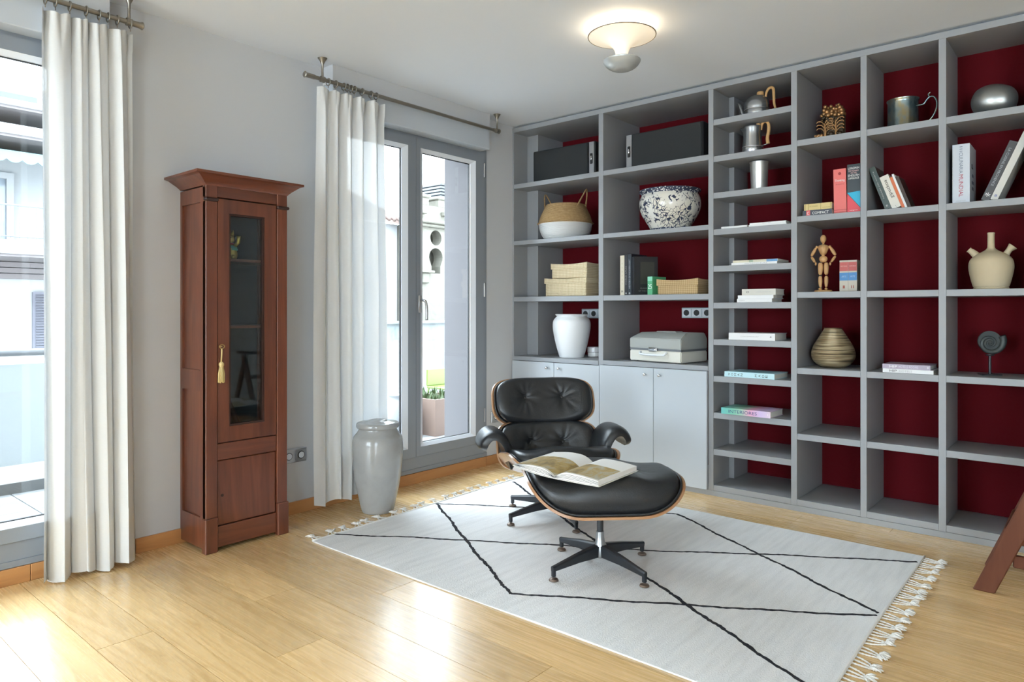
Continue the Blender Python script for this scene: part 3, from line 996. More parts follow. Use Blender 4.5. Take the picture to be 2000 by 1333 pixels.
bm = mb(); box(bm, -11.4, -11.0, 9.75, 14, 3.07, 3.40); obj('parapet', bm, M['cream'], t, world=True)
for k in range(6):
    ya = 9.76 + k * 0.62
    bm = mb(); box(bm, -11.38, -11.0, ya, ya + 0.34, 3.40, 3.56, 0.01); box(bm, -11.42, -10.96, ya - 0.04, ya + 0.38, 3.56, 3.63, 0.02)
    obj('merlon', bm, M['cream'], t, world=True)
    bm = mb(); box(bm, -11.0, -10.88, ya + 0.06, ya + 0.20, 3.20, 3.30, 0.015); obj('corbel', bm, M['cream'], t, world=True)
for (ya, za) in ((9.85, 1.95), (11.2, 1.62)):
    bm = mb(); box(bm, -11.0, -10.86, ya - 0.1, ya + 0.3, za, za + 0.05, 0.01); box(bm, -11.0, -10.92, ya, ya + 0.2, za - 0.22, za, 0.02); obj('bracket_stone', bm, M['cream'], t, world=True)
t = thing('chimney', 'grey louvred metal chimney vent above the battlements', 'chimney', (-14, 13.4, 3.0))
bm = mb(); box(bm, -14.4, -13.6, 12.9, 14.0, -3, 3.95); obj('shaft', bm, M['zinc'], t, world=True)
for k in range(7):
    bm = mb(); box(bm, -14.52, -13.48, 12.80, 14.10, 4.0 + k * 0.085, 4.065 + k * 0.085, 0.01); obj('louvre_ring', bm, M['zinc'], t, world=True)
bm = mb(); box(bm, -14.35, -13.65, 12.95, 13.95, 3.95, 4.60); obj('core', bm, M['zinc'], t, world=True)
# white house with a clay roof, partly behind the curtain
t = thing('house', 'white house with a pale clay tile roof outside the far window', 'house', (-11.5, 8, -3))
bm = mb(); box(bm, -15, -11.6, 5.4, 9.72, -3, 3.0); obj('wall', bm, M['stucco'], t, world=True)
bm = mb(); prism(bm, [(-11.35, 2.98), (-11.35, 3.04), (-13.4, 3.95), (-13.4, 3.88)], 1, 5.3, 9.74); obj('roof', bm, M['rooftile'], t, world=True)
bm = mb()
for k in range(30):
    ya = 5.35 + k * 0.146
    tube(bm, [(-11.33, ya, 3.06), (-13.4, ya, 3.98)], 0.045, 8)
obj('roof_tiles', bm, M['rooftile'], t, True, True, kind='stuff')
for k, z_ in enumerate((1.45, 1.57, 1.69, 1.80)):
    bm = mb(); box(bm, -11.6, -11.40 + 0.035 * k, 8.75, 9.03 + 0.03 * k, z_, z_ + 0.09, 0.01); obj('corbel', bm, M['taupe'], t, world=True)
bm = mb(); box(bm, -8.2, -8.0, 5.0, 12.5, -3, 0.945); box(bm, -8.26, -7.94, 5.0, 12.5, 0.945, 0.985, 0.01)
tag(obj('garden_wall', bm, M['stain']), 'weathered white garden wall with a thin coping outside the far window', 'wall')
# terrace planter, pot, crate
t = thing('planter', 'pale terracotta box planter with small green plants on the terrace', 'planter', (-4.62, 4.47, 0.05))
bm = mb(); holed(bm, [(-0.20, -0.34), (0.20, -0.34), (0.20, 0.34), (-0.20, 0.34)], [[(-0.175, -0.315), (0.175, -0.315), (0.175, 0.315), (-0.175, 0.315)]], 2, 0, 0.32)
box(bm, -0.176, 0.176, -0.316, 0.316, 0.0, 0.28); obj('box', bm, M['terracotta'], t)
bm = mb(); rp = random.Random(9)
for k in range(120):
    c_ = Vector((rp.uniform(-0.15, 0.15), rp.uniform(-0.3, 0.3), 0.28))
    d_ = Vector((rp.uniform(-0.6, 0.6), rp.uniform(-0.6, 0.6), 1)).normalized() * rp.uniform(0.04, 0.13)
    s_ = d_.cross(Vector((0, 0, 1))).normalized() * 0.012
    vs = [bm.verts.new(c_ - s_ * 0.4), bm.verts.new(c_ + s_ * 0.4), bm.verts.new(c_ + d_ * 0.6 + s_), bm.verts.new(c_ + d_), bm.verts.new(c_ + d_ * 0.6 - s_)]
    bm.faces.new(vs)
obj('foliage', bm, M['leaf'], t, kind='stuff')
bm = mb(); lathe(bm, smooth_prof([(0.085, 0), (0.13, 0.07), (0.15, 0.17), (0.12, 0.28), (0.085, 0.33), (0.10, 0.36)], 5), 28)
o = obj('stone_pot', bm, M['stucco'], None, True); o.location = (-4.70, 3.96, 0.05)
tag(o, 'round pale stone pot on the terrace outside the far window', 'pot')
t = thing('garden_chair', 'small lime green garden chair on the terrace', 'chair', (-5.75, 5.62, 0.05))
bm = mb(); box(bm, -0.2, 0.2, -0.2, 0.2, 0.20, 0.225, 0.008); obj('seat', bm, M['lime'], t)
bm = mb(); box(bm, -0.21, -0.185, -0.2, 0.2, 0.225, 0.42, 0.008); obj('backrest', bm, M['lime'], t)
lg = None
for sx_ in (-0.18, 0.18):
    for sy_ in (-0.18, 0.18):
        bm = mb(); tube(bm, [(sx_ * 1.1, sy_ * 1.1, 0), (sx_, sy_, 0.20)], 0.012, 8); obj('leg', bm, M['lime'], t)
bm = mb(); box(bm, -30, -3.9, -25, 40, -6.3, -6.0); gnd = struct('street_ground', bm, M['kerb'])

# ------------------------------------------------------------------ wooden display cabinet
CX0, CX1, CY0, CY1 = -3.474, -3.215, 1.530, 1.955
CAB = thing('display_cabinet', 'tall narrow cherry wood display cabinet with a glazed door', 'cabinet', (-3.345, 1.742, 0))
def cp(name, x0, x1, y0, y1, z0, z1, mt='cherry', bev=0.002, parent=None, label=None):
    bm = mb(); box(bm, x0, x1, y0, y1, z0, z1, bev)
    o = obj(name, bm, M[mt], CAB if parent is None else parent, world=(parent is None), label=label)
    if parent is not None: o.data.transform(Matrix.Translation(-CAB.location))
    return o
F = CX1
# side panels: frame and recessed panels
for side, (ya, yb, s) in enumerate(((CY0, CY0 + 0.022, 1), (CY1 - 0.022, CY1, -1))):
    bm = mb()
    hx = [(CX0 + 0.028, F - 0.045)]
    holed(bm, [(CX0, 0.02), (F, 0.02), (F, 1.735), (CX0, 1.735)],
          [[(CX0 + 0.022, 0.165), (F - 0.05, 0.165), (F - 0.05, 0.765), (CX0 + 0.022, 0.765)],
           [(CX0 + 0.022, 0.865), (F - 0.05, 0.865), (F - 0.05, 1.665), (CX0 + 0.022, 1.665)]], 1, ya, yb)
    obj('side_frame', bm, M['cherry'], CAB, world=True)
    yy = (ya + 0.010, ya + 0.018) if side == 0 else (yb - 0.018, yb - 0.010)
    cp('side_panel', CX0 + 0.010, F - 0.040, yy[0], yy[1], 0.155, 0.775, bev=0)
    cp('side_panel', CX0 + 0.010, F - 0.040, yy[0], yy[1], 0.855, 1.675, bev=0)
cp('back_board', CX0, CX0 + 0.008, CY0 + 0.022, CY1 - 0.022, 0.06, 1.735, 'cab_in', 0)
cp('bottom_board', CX0 + 0.008, F - 0.02, CY0 + 0.022, CY1 - 0.022, 0.46, 0.478, 'cab_in', 0)
cp('top_board', CX0 + 0.008, F - 0.02, CY0 + 0.022, CY1 - 0.022, 1.70, 1.715, 'cab_in', 0)
for z_ in (1.075, 1.405):
    cp('shelf', CX0 + 0.008, F - 0.05, CY0 + 0.024, CY1 - 0.024, z_ - 0.014, z_, 'cherry_h', 0.001)
# front: pilasters, frieze, rails
for (ya, yb) in ((CY0, CY0 + 0.056), (CY1 - 0.056, CY1)):
    cp('pilaster', F - 0.022, F + 0.010, ya, yb, 0.165, 1.668, 'cherry')
    e0, e1 = (ya - 0.006, yb) if ya == CY0 else (ya, yb + 0.006)
    cp('plinth_block', F - 0.022, F + 0.018, e0, e1, 0.0, 0.165, 'cherry', 0.004)
    c0, c1 = (ya - 0.006, yb + 0.003) if ya == CY0 else (ya - 0.003, yb + 0.010)
    bm = mb(); box(bm, F - 0.01, F + 0.020, c0, c1, 1.668, 1.684, 0.005)
    obj('capital', bm, M['groove'], CAB, world=True)
    cp('frieze_block', F - 0.022, F + 0.010, ya, yb, 1.684, 1.752, 'cherry')
cp('frieze', F - 0.022, F + 0.004, CY0 + 0.057, CY1 - 0.057, 1.690, 1.752, 'cherry_h')
cp('lower_rail', F - 0.022, F + 0.003, CY0 + 0.057, CY1 - 0.057, 0.433, 0.512, 'cherry_h')
cp('base_rail', F - 0.022, F + 0.003, CY0 + 0.057, CY1 - 0.057, 0.018, 0.116, 'cherry_h')
cp('carcass_front', F - 0.030, F - 0.0225, CY0 + 0.022, CY0 + 0.060, 0.02, 1.735, 'groove', 0)
cp('carcass_front', F - 0.030, F - 0.0225, CY1 - 0.060, CY1 - 0.022, 0.02, 1.735, 'groove', 0)
# lower door
D = cp('lower_door', F - 0.022, F - 0.002, CY0 + 0.059, CY1 - 0.060, 0.120, 0.429, 'cherry', 0.003)
bm = mb(); lathe(bm, [(0.007, 0), (0.007, 0.002), (0.003, 0.0025)], 12); bm.transform(Matrix.Translation((F - 0.002, CY0 + 0.085, 0.262)) @ Matrix.Rotation(R(90), 4, 'Y'))
k_ = obj('keyhole', bm, M['groove'], D); k_.data.transform(Matrix.Translation(-CAB.location))
# glazed door
ya, yb, za, zb = CY0 + 0.059, CY1 - 0.060, 0.517, 1.684
gy0, gy1, gz0, gz1 = 1.646, 1.832, 0.590, 1.618
bm = mb(); holed(bm, [(ya, za), (yb, za), (yb, zb), (ya, zb)], [[(gy0, gz0), (gy1, gz0), (gy1, gz1), (gy0, gz1)]], 0, F - 0.020, F + 0.006)
DOOR = obj('glazed_door', bm, M['cherry'], CAB, world=True)
bm = mb(); holed(bm, [(gy0 - 0.002, gz0 - 0.002), (gy1 + 0.002, gz0 - 0.002), (gy1 + 0.002, gz1 + 0.002), (gy0 - 0.002, gz1 + 0.002)], [[(gy0 + 0.009, gz0 + 0.009), (gy1 - 0.009, gz0 + 0.009), (gy1 - 0.009, gz1 - 0.009), (gy0 + 0.009, gz1 - 0.009)]], 0, F - 0.016, F + 0.002)
o = obj('glass_bead', bm, M['groove'], DOOR); o.data.transform(Matrix.Translation(-CAB.location))
bm = mb(); box(bm, F - 0.012, F - 0.009, gy0, gy1, gz0, gz1); o = obj('pane', bm, M['cab_glass'], DOOR); o.data.transform(Matrix.Translation(-CAB.location))
# cornice: moulded profile mitred round three sides
prof = [(0.000, 1.742), (0.006, 1.748), (0.012, 1.752), (0.018, 1.757), (0.040, 1.770), (0.058, 1.780), (0.070, 1.783), (0.078, 1.784), (0.078, 1.796), (0.0, 1.796)]
bm = mb(); loops = []
for (d, z_) in prof:
    loops.append([bm.verts.new(p) for p in ((CX0, CY0 - d, z_), (F + 0.010 + d, CY0 - d, z_), (F + 0.010 + d, CY1 + 0.003 + d * 0.6, z_), (CX0, CY1 + 0.003 + d * 0.6, z_))])
for a_, b_ in zip(loops[:-1], loops[1:]):
    for k in range(3): bm.faces.new((a_[k], a_[k + 1], b_[k + 1], b_[k]))
    bm.faces.new((a_[3], a_[0], b_[0], b_[3]))
bm.faces.new(loops[0]); bm.faces.new(loops[-1])
obj('cornice', bm, M['cherry_h'], CAB, world=True)
# key with tassel hanging from the door
M['tassel'] = mat('straw_silk', (0.62, 0.48, 0.22), 0.7)
t = thing('key_tassel', 'straw coloured silk tassel hanging from the cabinet door key', 'tassel', (F + 0.008, 1.598, 0.978))
bm = mb(); tube(bm, [(-0.012, 0, 0), (0.022, 0, 0)], 0.003, 8); tube(bm, [(0.022, 0.012 * math.cos(a_), 0.009 * math.sin(a_)) for a_ in [2 * PI * k / 14 for k in range(14)]], 0.0025, 6, closed=True)
obj('key', bm, mat('brass', (0.55, 0.38, 0.16), 0.3, 1.0), t, True)
bm = mb(); tube(bm, [(0.020, 0, -0.008), (0.018, 0.001, -0.03), (0.016, -0.001, -0.075)], 0.0035, 8); obj('cord', bm, M['tassel'], t, True)
bm = mb(); lathe(bm, [(0.004, 0), (0.011, -0.006), (0.012, -0.016), (0.009, -0.022), (0.0095, -0.026)], 16, (0.016, 0, -0.073)); obj('knot', bm, M['tassel'], t, True)
bm = mb()
for k in range(22):
    a_ = 2 * PI * k / 22 + (k % 3) * 0.1
    r0, r1 = 0.007, 0.013 - 0.004 * (k % 2)
    tube(bm, [(0.016 + r0 * math.cos(a_), r0 * math.sin(a_), -0.097), (0.016 + r1 * math.cos(a_), r1 * math.sin(a_), -0.13), (0.015 + r1 * 1.05 * math.cos(a_), r1 * 1.05 * math.sin(a_), -0.165 - 0.003 * (k % 4))], 0.0024, 5)
obj('skirt', bm, M['tassel'], t, True, kind='stuff')
# things behind the glass
M['gold'] = mat('gilt', (0.85, 0.60, 0.13), 0.28, 0.8)
M['jade'] = mat('jade_glaze', (0.10, 0.45, 0.35), 0.3)
M['dkred'] = mat('red_enamel', (0.45, 0.03, 0.03), 0.3)
t = thing('cat_figurine', 'small gilded waving cat figurine on the top shelf of the wooden cabinet', 'figurine', (-3.335, 1.705, 1.405), rotz=R(-25))
bm = mb(); lathe(bm, smooth_prof([(0.022, 0), (0.040, 0.006), (0.044, 0.03), (0.036, 0.06), (0.024, 0.082)], 4), 24, sx=0.85); obj('body', bm, M['gold'], t, True)
bm = mb(); ball(bm, (0, 0, 0.103), 0.030, 3, (0.9, 1.05, 0.92)); obj('head', bm, M['gold'], t, True)
for s in (-1, 1):
    bm = mb(); cone(bm, (0, s * 0.018, 0.122), (0, s * 0.024, 0.148), 0.011, 0.001, 10); obj('ear', bm, M['gold'], t, True)
    bm = mb(); ball(bm, (0.036, s * 0.022, 0.012), 0.014, 2, (1.2, 0.8, 0.8)); obj('foot', bm, M['gold'], t, True)
    bm = mb(); ball(bm, (0.026, s * 0.011, 0.108), 0.0035, 1); obj('eye', bm, M['black'], t, True)
bm = mb(); tube(bm, [(0.012, 0.03, 0.068), (0.020, 0.046, 0.085), (0.022, 0.048, 0.118)], 0.009, 8, radii=[0.010, 0.009, 0.010]); obj('raised_paw', bm, M['gold'], t, True)
bm = mb(); tube(bm, [(0.025 * math.cos(a_), 0.027 * math.sin(a_), 0.078) for a_ in [2 * PI * k / 18 for k in range(18)]], 0.004, 6, closed=True); obj('collar', bm, M['dkred'], t, True)
bm = mb(); lathe(bm, [(0.041, 0.045), (0.046, 0.05), (0.042, 0.062), (0.032, 0.07)], 24, sx=0.87, cap0=False, cap1=False); obj('bib', bm, M['jade'], t, True)
bm = mb(); box(bm, 0.034, 0.042, -0.014, 0.014, 0.018, 0.056, 0.003); obj('gold_coin', bm, M['gold'], t)

# ------------------------------------------------------------------ lounge chair and ottoman
def endcurl(x0, Re):
    """Flat middle, circular curl of radius Re beyond |x| = x0."""
    def f(x, y, z):
        s = 1 if x >= 0 else -1
        a = max(0.0, abs(x) - x0) / Re
        bx_ = min(abs(x), x0) + Re * math.sin(a)
        bz_ = Re * (1 - math.cos(a))
        return Vector((s * (bx_ - z * math.sin(a)), y, bz_ + z * math.cos(a)))
    return f

def sup(th, n):
    c, s = math.cos(th), math.sin(th)
    return (math.copysign(abs(c) ** (2 / n), c), math.copysign(abs(s) ** (2 / n), s))

def bendmap(Rx, Ry=None):
    """Flat (x, y, z-up) to a cylinder of radius Rx about y; ends rise towards +z. Optional slow curl along y."""
    def f(x, y, z):
        a = x / Rx
        X, Z = (Rx - z) * math.sin(a), Rx - (Rx - z) * math.cos(a)
        if Ry:
            b = y / Ry
            return Vector((X, (Ry - Z) * math.sin(b), Ry - (Ry - Z) * math.cos(b)))
        return Vector((X, y, Z))
    return f

def cushion_bm(wd, ht, th, n, bend, dimples=(), ddepth=0.03, NT=120, wr=0.004, seed=0, fall=0.5):
    """Buttoned pad: crowned top, edge roll that bulges past the rim, flat underside."""
    bm = mb()
    rd = random.Random(seed)
    ph = [rd.uniform(0, 6.28) for _ in range(8)]
    ra = min(0.20, th * 0.62 / (min(wd, ht) / 2))
    sect = [(r_, th * (1.0 + 0.05 * (1 - (r_ / (1 - ra)) ** 2))) for r_ in [(1 - ra) * (k / 22) for k in range(1, 23)]]
    for k in range(1, 13):
        a_ = R(90) - R(118) * k / 12
        sect.append((1 - ra + ra * 1.06 * math.cos(a_), th * 0.45 + th * 0.55 * math.sin(a_)))
    def zat(x, y, z):
        for i, (dx, dy) in enumerate(dimples):
            d = math.hypot(x - dx, y - dy)
            a = math.atan2(y - dy, x - dx)
            z -= ddepth * math.exp(-(d / 0.034) ** 1.2)
            z += wr * math.exp(-(d / 0.085) ** 2) * min(1, d / 0.015) * math.sin(9 * a + ph[i] + 2 * math.sin(2 * a + ph[i + 2]))
            z += 0.5 * wr * math.exp(-(d / 0.05) ** 2) * min(1, d / 0.01) * math.sin(17 * a + ph[i + 3])
        return z
    rings = []
    for (r, z) in sect:
        row = []
        for k in range(NT):
            ex, ey = sup(2 * PI * k / NT, n)
            x, y = ex * wd / 2 * r, ey * ht / 2 * r
            fz = 1 - fall * (abs(x) / (wd / 2)) ** 2.2
            row.append(bm.verts.new(bend(x, y, (zat(x, y, z) if z > th * 0.9 else z) * fz)))
        rings.append(row)
    cen = bm.verts.new(bend(0, 0, zat(0, 0, th * 1.05)))
    for k in range(NT):
        bm.faces.new((cen, rings[0][k], rings[0][(k + 1) % NT]))
    prev = rings[0]
    for row in rings[1:] + [[bm.verts.new(bend(sup(2 * PI * k / NT, n)[0] * wd / 2 * r, sup(2 * PI * k / NT, n)[1] * ht / 2 * r, -0.004)) for k in range(NT)] for r in (0.97, 0.6, 0.25)]:
        for k in range(NT):
            bm.faces.new((prev[k], row[k], row[(k + 1) % NT], prev[(k + 1) % NT]))
        prev = row
    bm.faces.new(prev)
    return bm

def shell_bm(wd, ht, n, bend, zo=-0.006, t=0.011, NT=96, NR=8):
    bm = mb()
    def layer(z):
        rows = [[bm.verts.new(bend(sup(2 * PI * k / NT, n)[0] * wd / 2 * j / NR, sup(2 * PI * k / NT, n)[1] * ht / 2 * j / NR, z)) for k in range(NT)] for j in range(1, NR + 1)]
        c = bm.verts.new(bend(0, 0, z))
        for k in range(NT): bm.faces.new((c, rows[0][k], rows[0][(k + 1) % NT]))
        for a, b in zip(rows[:-1], rows[1:]):
            for k in range(NT): bm.faces.new((a[k], b[k], b[(k + 1) % NT], a[(k + 1) % NT]))
        return rows[-1]
    a = layer(zo); b = layer(zo - t)
    for k in range(NT): bm.faces.new((a[k], b[k], b[(k + 1) % NT], a[(k + 1) % NT]))
    return bm

def piping_bm(wd, ht, n, bend, r=0.005, z=0.002, NT=96):
    bm = mb()
    tube(bm, [bend(sup(2 * PI * k / NT, n)[0] * wd / 2, sup(2 * PI * k / NT, n)[1] * ht / 2, z) for k in range(NT)], r, 8, closed=True)
    return bm

M['ply_edge'] = mat('plywood_edge', (0.33, 0.16, 0.075), 0.4)
M['walnut2'] = wood('light_walnut_veneer', (0.30, 0.15, 0.07), (0.42, 0.22, 0.11), (0.50, 0.29, 0.15), 'X', 1.0, 0.3, 0.05, 0.3)

def cushion_set(root, nm, mtx, wd, ht, th, n, bend, dimples, ddepth=0.03, p=3.0, grow=0.022, seed=0, wr=0.004, fall=0.5):
    """Shell with its cushion, placed by mtx in the frame of root."""
    sh = shell_bm(wd + grow, ht + grow, n, bend); sh.transform(mtx)
    s = obj(nm + '_shell', sh, M['walnut2'], root, 50)
    cu = cushion_bm(wd, ht, th, n, bend, dimples, ddepth, seed=seed, wr=wr, fall=fall); cu.transform(mtx)
    c = obj(nm + '_cushion', cu, M['leather'], root, True)
    pi_ = piping_bm(wd, ht, n, bend); pi_.transform(mtx)
    obj('piping', pi_, M['leather'], c, True)
    for (dx, dy) in dimples:
        bm = mb(); ball(bm, (0, 0, 0), 0.011, 2, (1, 1, 0.45))
        q = bend(dx, dy, (th * 1.04 - ddepth + 0.002) * (1 - fall * (abs(dx) / (wd / 2)) ** 2.2))
        bm.transform(mtx @ Matrix.Translation(q))
        obj('button', bm, M['leather'], c, True)
    return s, c

def star_leg(L, z_in=0.105, z_out=0.062, w0=0.034, w1=0.020, h0=0.055, h1=0.022):
    """Tapered cast leg along +x ending over its glide stem."""
    bm = mb()
    st = [(0.012, z_in, w0, h0), (L * 0.5, (z_in + z_out) / 2 + 0.004, (w0 + w1) / 2, (h0 + h1) / 2), (L, z_out, w1, h1), (L + 0.012, z_out - 0.001, w1 * 0.9, h1)]
    rows = []
    for (x, z, w_, h_) in st:
        rows.append([bm.verts.new(p) for p in ((x, -w_ * 0.30, z), (x, w_ * 0.30, z), (x, w_ / 2, z - 0.006), (x, w_ / 2 * 0.8, z - h_), (x, -w_ / 2 * 0.8, z - h_), (x, -w_ / 2, z - 0.006))])
    for a, b in zip(rows[:-1], rows[1:]):
        for k in range(6): bm.faces.new((a[k], a[(k + 1) % 6], b[(k + 1) % 6], b[k]))
    bm.faces.new(rows[0]); bm.faces.new(rows[-1])
    box(bm, L - 0.004, L + 0.012, -0.008, 0.008, 0.016, z_out - 0.008, 0.002)
    return bm

def add_base(root, n, ang0, L, col_h, z0, tilt=None):
    M_g = mat('glide_steel', (0.20, 0.15, 0.12), 0.4, 0.7)
    bm = star_leg(L)
    leg0 = None
    for k in range(n):
        a = ang0 + 2 * PI * k / n
        if leg0 is None:
            leg = obj('leg', bm, M['dark_alu'], root, 30); leg0 = leg
            g = mb(); lathe(g, [(0.006, 0.018), (0.006, 0.012), (0.018, 0.008), (0.021, 0.003), (0.020, 0.0)], 20, (L + 0.004, 0, 0)); obj('glide', g, M_g, leg, 40)
            leg.location = (0, 0, z0); leg.rotation_euler = (0, 0, a)
        else:
            leg = copy_part(leg0, root, (0, 0, z0), (0, 0, a))
            copy_part(leg0.children[0], leg)
    bm = mb(); lathe(bm, [(0.020, z0 + 0.045), (0.026, z0 + 0.05), (0.028, z0 + 0.100), (0.022, z0 + 0.112), (0.018, z0 + 0.135), (0.0175, z0 + 0.16)], 24)
    obj('hub', bm, M['alu'], root, 40)
    bm = mb(); lathe(bm, [(0.0145, z0 + 0.155), (0.0145, col_h)], 20); obj('column', bm, M['dark_alu'], root, 40)

OTT = thing('ottoman', 'black leather ottoman on a four-star base with an open book on it', 'ottoman', (-1.703, 2.588, 0.0), rotz=0)
# local frame: -y faces the camera side; rotate so that front looks along (0.66,-0.75)
ott_rot = math.atan2(-0.71, 0.70) + PI / 2
OTT.rotation_euler = (0, 0, ott_rot)
bo = endcurl(0.12, 0.235)
mt_ = Matrix.Translation((0.0, 0.0, 0.308)) @ Matrix.Rotation(R(-2), 4, 'X')
cushion_set(OTT, 'seat', mt_, 0.745, 0.545, 0.150, 3.6, bo, [(0.188, -0.005), ], 0.036, 3.4, 0.008, seed=2, wr=0.0050, fall=0.62)
bm = mb(); lathe(bm, [(0.085, 0.284), (0.085, 0.290), (0.030, 0.291)], 24); obj('mount_plate', bm, M['dark_alu'], OTT, 40)
add_base(OTT, 4, R(-103.6) - ott_rot, 0.262, 0.286, 0.0092)

CH = thing('lounge_chair', 'black leather and walnut lounge chair with buttoned headrest and armrests', 'chair', (-2.318, 3.079, 0.0))
ch_rot = math.atan2(-0.626, 0.78) - PI / 2          # local +y is the way the chair faces
CH.rotation_euler = (0, 0, ch_rot)
add_base(CH, 5, math.atan2(2.781 - 3.079, -2.398 + 2.318) - ch_rot, 0.300, 0.235, 0.0092)
# seat: flat local x width, y depth, z up, front raised
mt_ = Matrix.Translation((0, 0.045, 0.268)) @ Matrix.Rotation(R(11), 4, 'X')
cushion_set(CH, 'seat', mt_, 0.655, 0.57, 0.125, 3.6, endcurl(0.11, 0.205), [(-0.12, -0.02), (0.12, -0.02)], 0.025, 3.2, seed=3)
def upright_mtx(yc, zc, recline):
    """cushion plane (x, y) stood upright: its y becomes up, its z faces +y (the sitter)."""
    return Matrix.Translation((0, yc, zc)) @ Matrix.Rotation(R(90) - R(180), 4, 'X') @ Matrix.Rotation(R(180), 4, 'Y') @ Matrix.Rotation(R(0), 4, 'Z')
def stand(yc, zc, rec):
    # columns: local x -> -X (keeps handedness), local y -> up/back, local z -> forward
    up_ = Vector((0, -math.sin(R(rec)), math.cos(R(rec))))
    fw = Vector((0, math.cos(R(rec)), math.sin(R(rec))))
    xa = up_.cross(fw)
    m3 = Matrix((xa, up_, fw)).transposed().to_4x4()
    return Matrix.Translation((0, yc, zc)) @ m3
cushion_set(CH, 'back', stand(-0.275, 0.345, 18), 0.62, 0.275, 0.085, 3.6, bendmap(0.46), [(-0.115, 0.01), (0.115, 0.01)], 0.028, 3.2, seed=5, fall=0.3)
cushion_set(CH, 'headrest', stand(-0.362, 0.590, 20), 0.625, 0.285, 0.085, 3.3, bendmap(0.60), [(-0.128, 0.015), (0.128, 0.015)], 0.028, 3.0, seed=7, fall=0.25)
for s in (-1, 1):
    bm = mb()
    tube(bm, smooth_prof([(s * 0.115, -0.30, 0.28), (s * 0.115, -0.335, 0.40), (s * 0.115, -0.375, 0.55), (s * 0.115, -0.405, 0.64)], 4), 0.013, 10)
    obj('back_brace', bm, M['dark_alu'], CH, True)
bm = mb(); lathe(bm, [(0.10, 0.232), (0.10, 0.240), (0.05, 0.246)], 24); obj('mount_plate', bm, M['dark_alu'], CH, 40)
# armrests: padded leaves that rise from the back shell and roll outwards
for s in (-1, 1):
    NU, NV = 26, 30
    path = smooth_prof([(0.262, 0.290), (0.280, 0.355), (0.300, 0.410), (0.330, 0.448), (0.366, 0.453), (0.392, 0.425), (0.402, 0.388)], 5)
    bm = mb()
    top, bot = [], []
    for i, (px_, pz_) in enumerate(path):
        u = i / (len(path) - 1)
        t_ = Vector((path[min(i + 1, len(path) - 1)][0] - path[max(i - 1, 0)][0], path[min(i + 1, len(path) - 1)][1] - path[max(i - 1, 0)][1])).normalized()
        nrm = Vector((-t_.y, t_.x))
        half = 0.150 * (1 - 0.30 * u ** 2) * (1 - max(0, (u - 0.86) / 0.14) ** 2 * 0.35)
        rt, rb = [], []
        for j in range(NV + 1):
            q = -1 + 2 * j / NV
            edge = max(0.0, 1 - abs(q) ** 4) ** 0.5
            eu = max(0.0, 1 - abs(2 * u - 1) ** 8) ** 0.5
            th_ = 0.006 + 0.038 * edge * eu
            yy = -0.085 + q * half + 0.03 * u
            c_ = Vector((px_, pz_))
            a_ = c_ + nrm * th_; b_ = c_ - nrm * 0.006
            rt.append(bm.verts.new((s * a_.x, yy, a_.y))); rb.append(bm.verts.new((s * b_.x, yy, b_.y)))
        top.append(rt); bot.append(rb)
    for rows in (top, bot):
        for a_, b_ in zip(rows[:-1], rows[1:]):
            for j in range(NV): bm.faces.new((a_[j], a_[j + 1], b_[j + 1], b_[j]))
    for i in range(len(path) - 1):
        for j in (0, NV): bm.faces.new((top[i][j], top[i + 1][j], bot[i + 1][j], bot[i][j]))
    for i in (0, len(path) - 1):
        for j in range(NV): bm.faces.new((top[i][j], top[i][j + 1], bot[i][j + 1], bot[i][j]))
    obj('armrest', bm, M['leather'], CH, 60)

# open book lying on the ottoman
OB = thing('open_book', 'open picture book lying on the black leather ottoman', 'book', (-1.712, 2.408, 0.466), rotz=R(2))
OB.rotation_euler = (R(2), R(0.5), R(0))
W2, H2 = 0.215, 0.29
def leafpile(s, t0, flare, lift):
    """stack of pages on one side of the spine, curling up from the gutter."""
    bm = mb(); N = 18; rows = []
    for i in range(N + 1):
        u = i / N
        x = s * W2 * u
        zt = 0.004 + t0 * (1 - (1 - min(1, u * 3.2)) ** 2) * (1 - 0.25 * u) + lift * math.sin(PI * min(1, u * 0.9)) * (1 - 0.3 * u)
        zb = 0.003 + flare * u * u
        rows.append([bm.verts.new(p) for p in ((x, -H2 / 2, zt), (x, H2 / 2, zt), (x, H2 / 2, min(zb, zt - 0.001)), (x, -H2 / 2, min(zb, zt - 0.001)))])
    for a_, b_ in zip(rows[:-1], rows[1:]):
        for k in range(4): bm.faces.new((a_[k], a_[(k + 1) % 4], b_[(k + 1) % 4], b_[k]))
    bm.faces.new(rows[0]); bm.faces.new(rows[-1])
    def top(u, v):
        zt = 0.004 + t0 * (1 - (1 - min(1, u * 3.2)) ** 2) * (1 - 0.25 * u) + lift * math.sin(PI * min(1, u * 0.9)) * (1 - 0.3 * u)
        return (s * W2 * u, -H2 / 2 + H2 * v, zt + 0.0008)
    return bm, top
m = M['photo_print'] = mat('printed_landscape', (0.4, 0.3, 0.15), 0.4)
v = coords(m, 'Object', (9, 5, 1))
n1 = noise(m, v, 1.6, 6, 0.65, 1.2)
lk(m, ramp(m, n1, [(0.30, (0.14, 0.11, 0.06)), (0.42, (0.34, 0.25, 0.11)), (0.52, (0.50, 0.36, 0.14)), (0.62, (0.48, 0.44, 0.33)), (0.75, (0.55, 0.56, 0.52))]), bsdf(m).inputs['Base Color'])
M['cover_lt'] = mat('light_board_cover', (0.70, 0.69, 0.66), 0.5)
def edge_lines(name, **k): pass
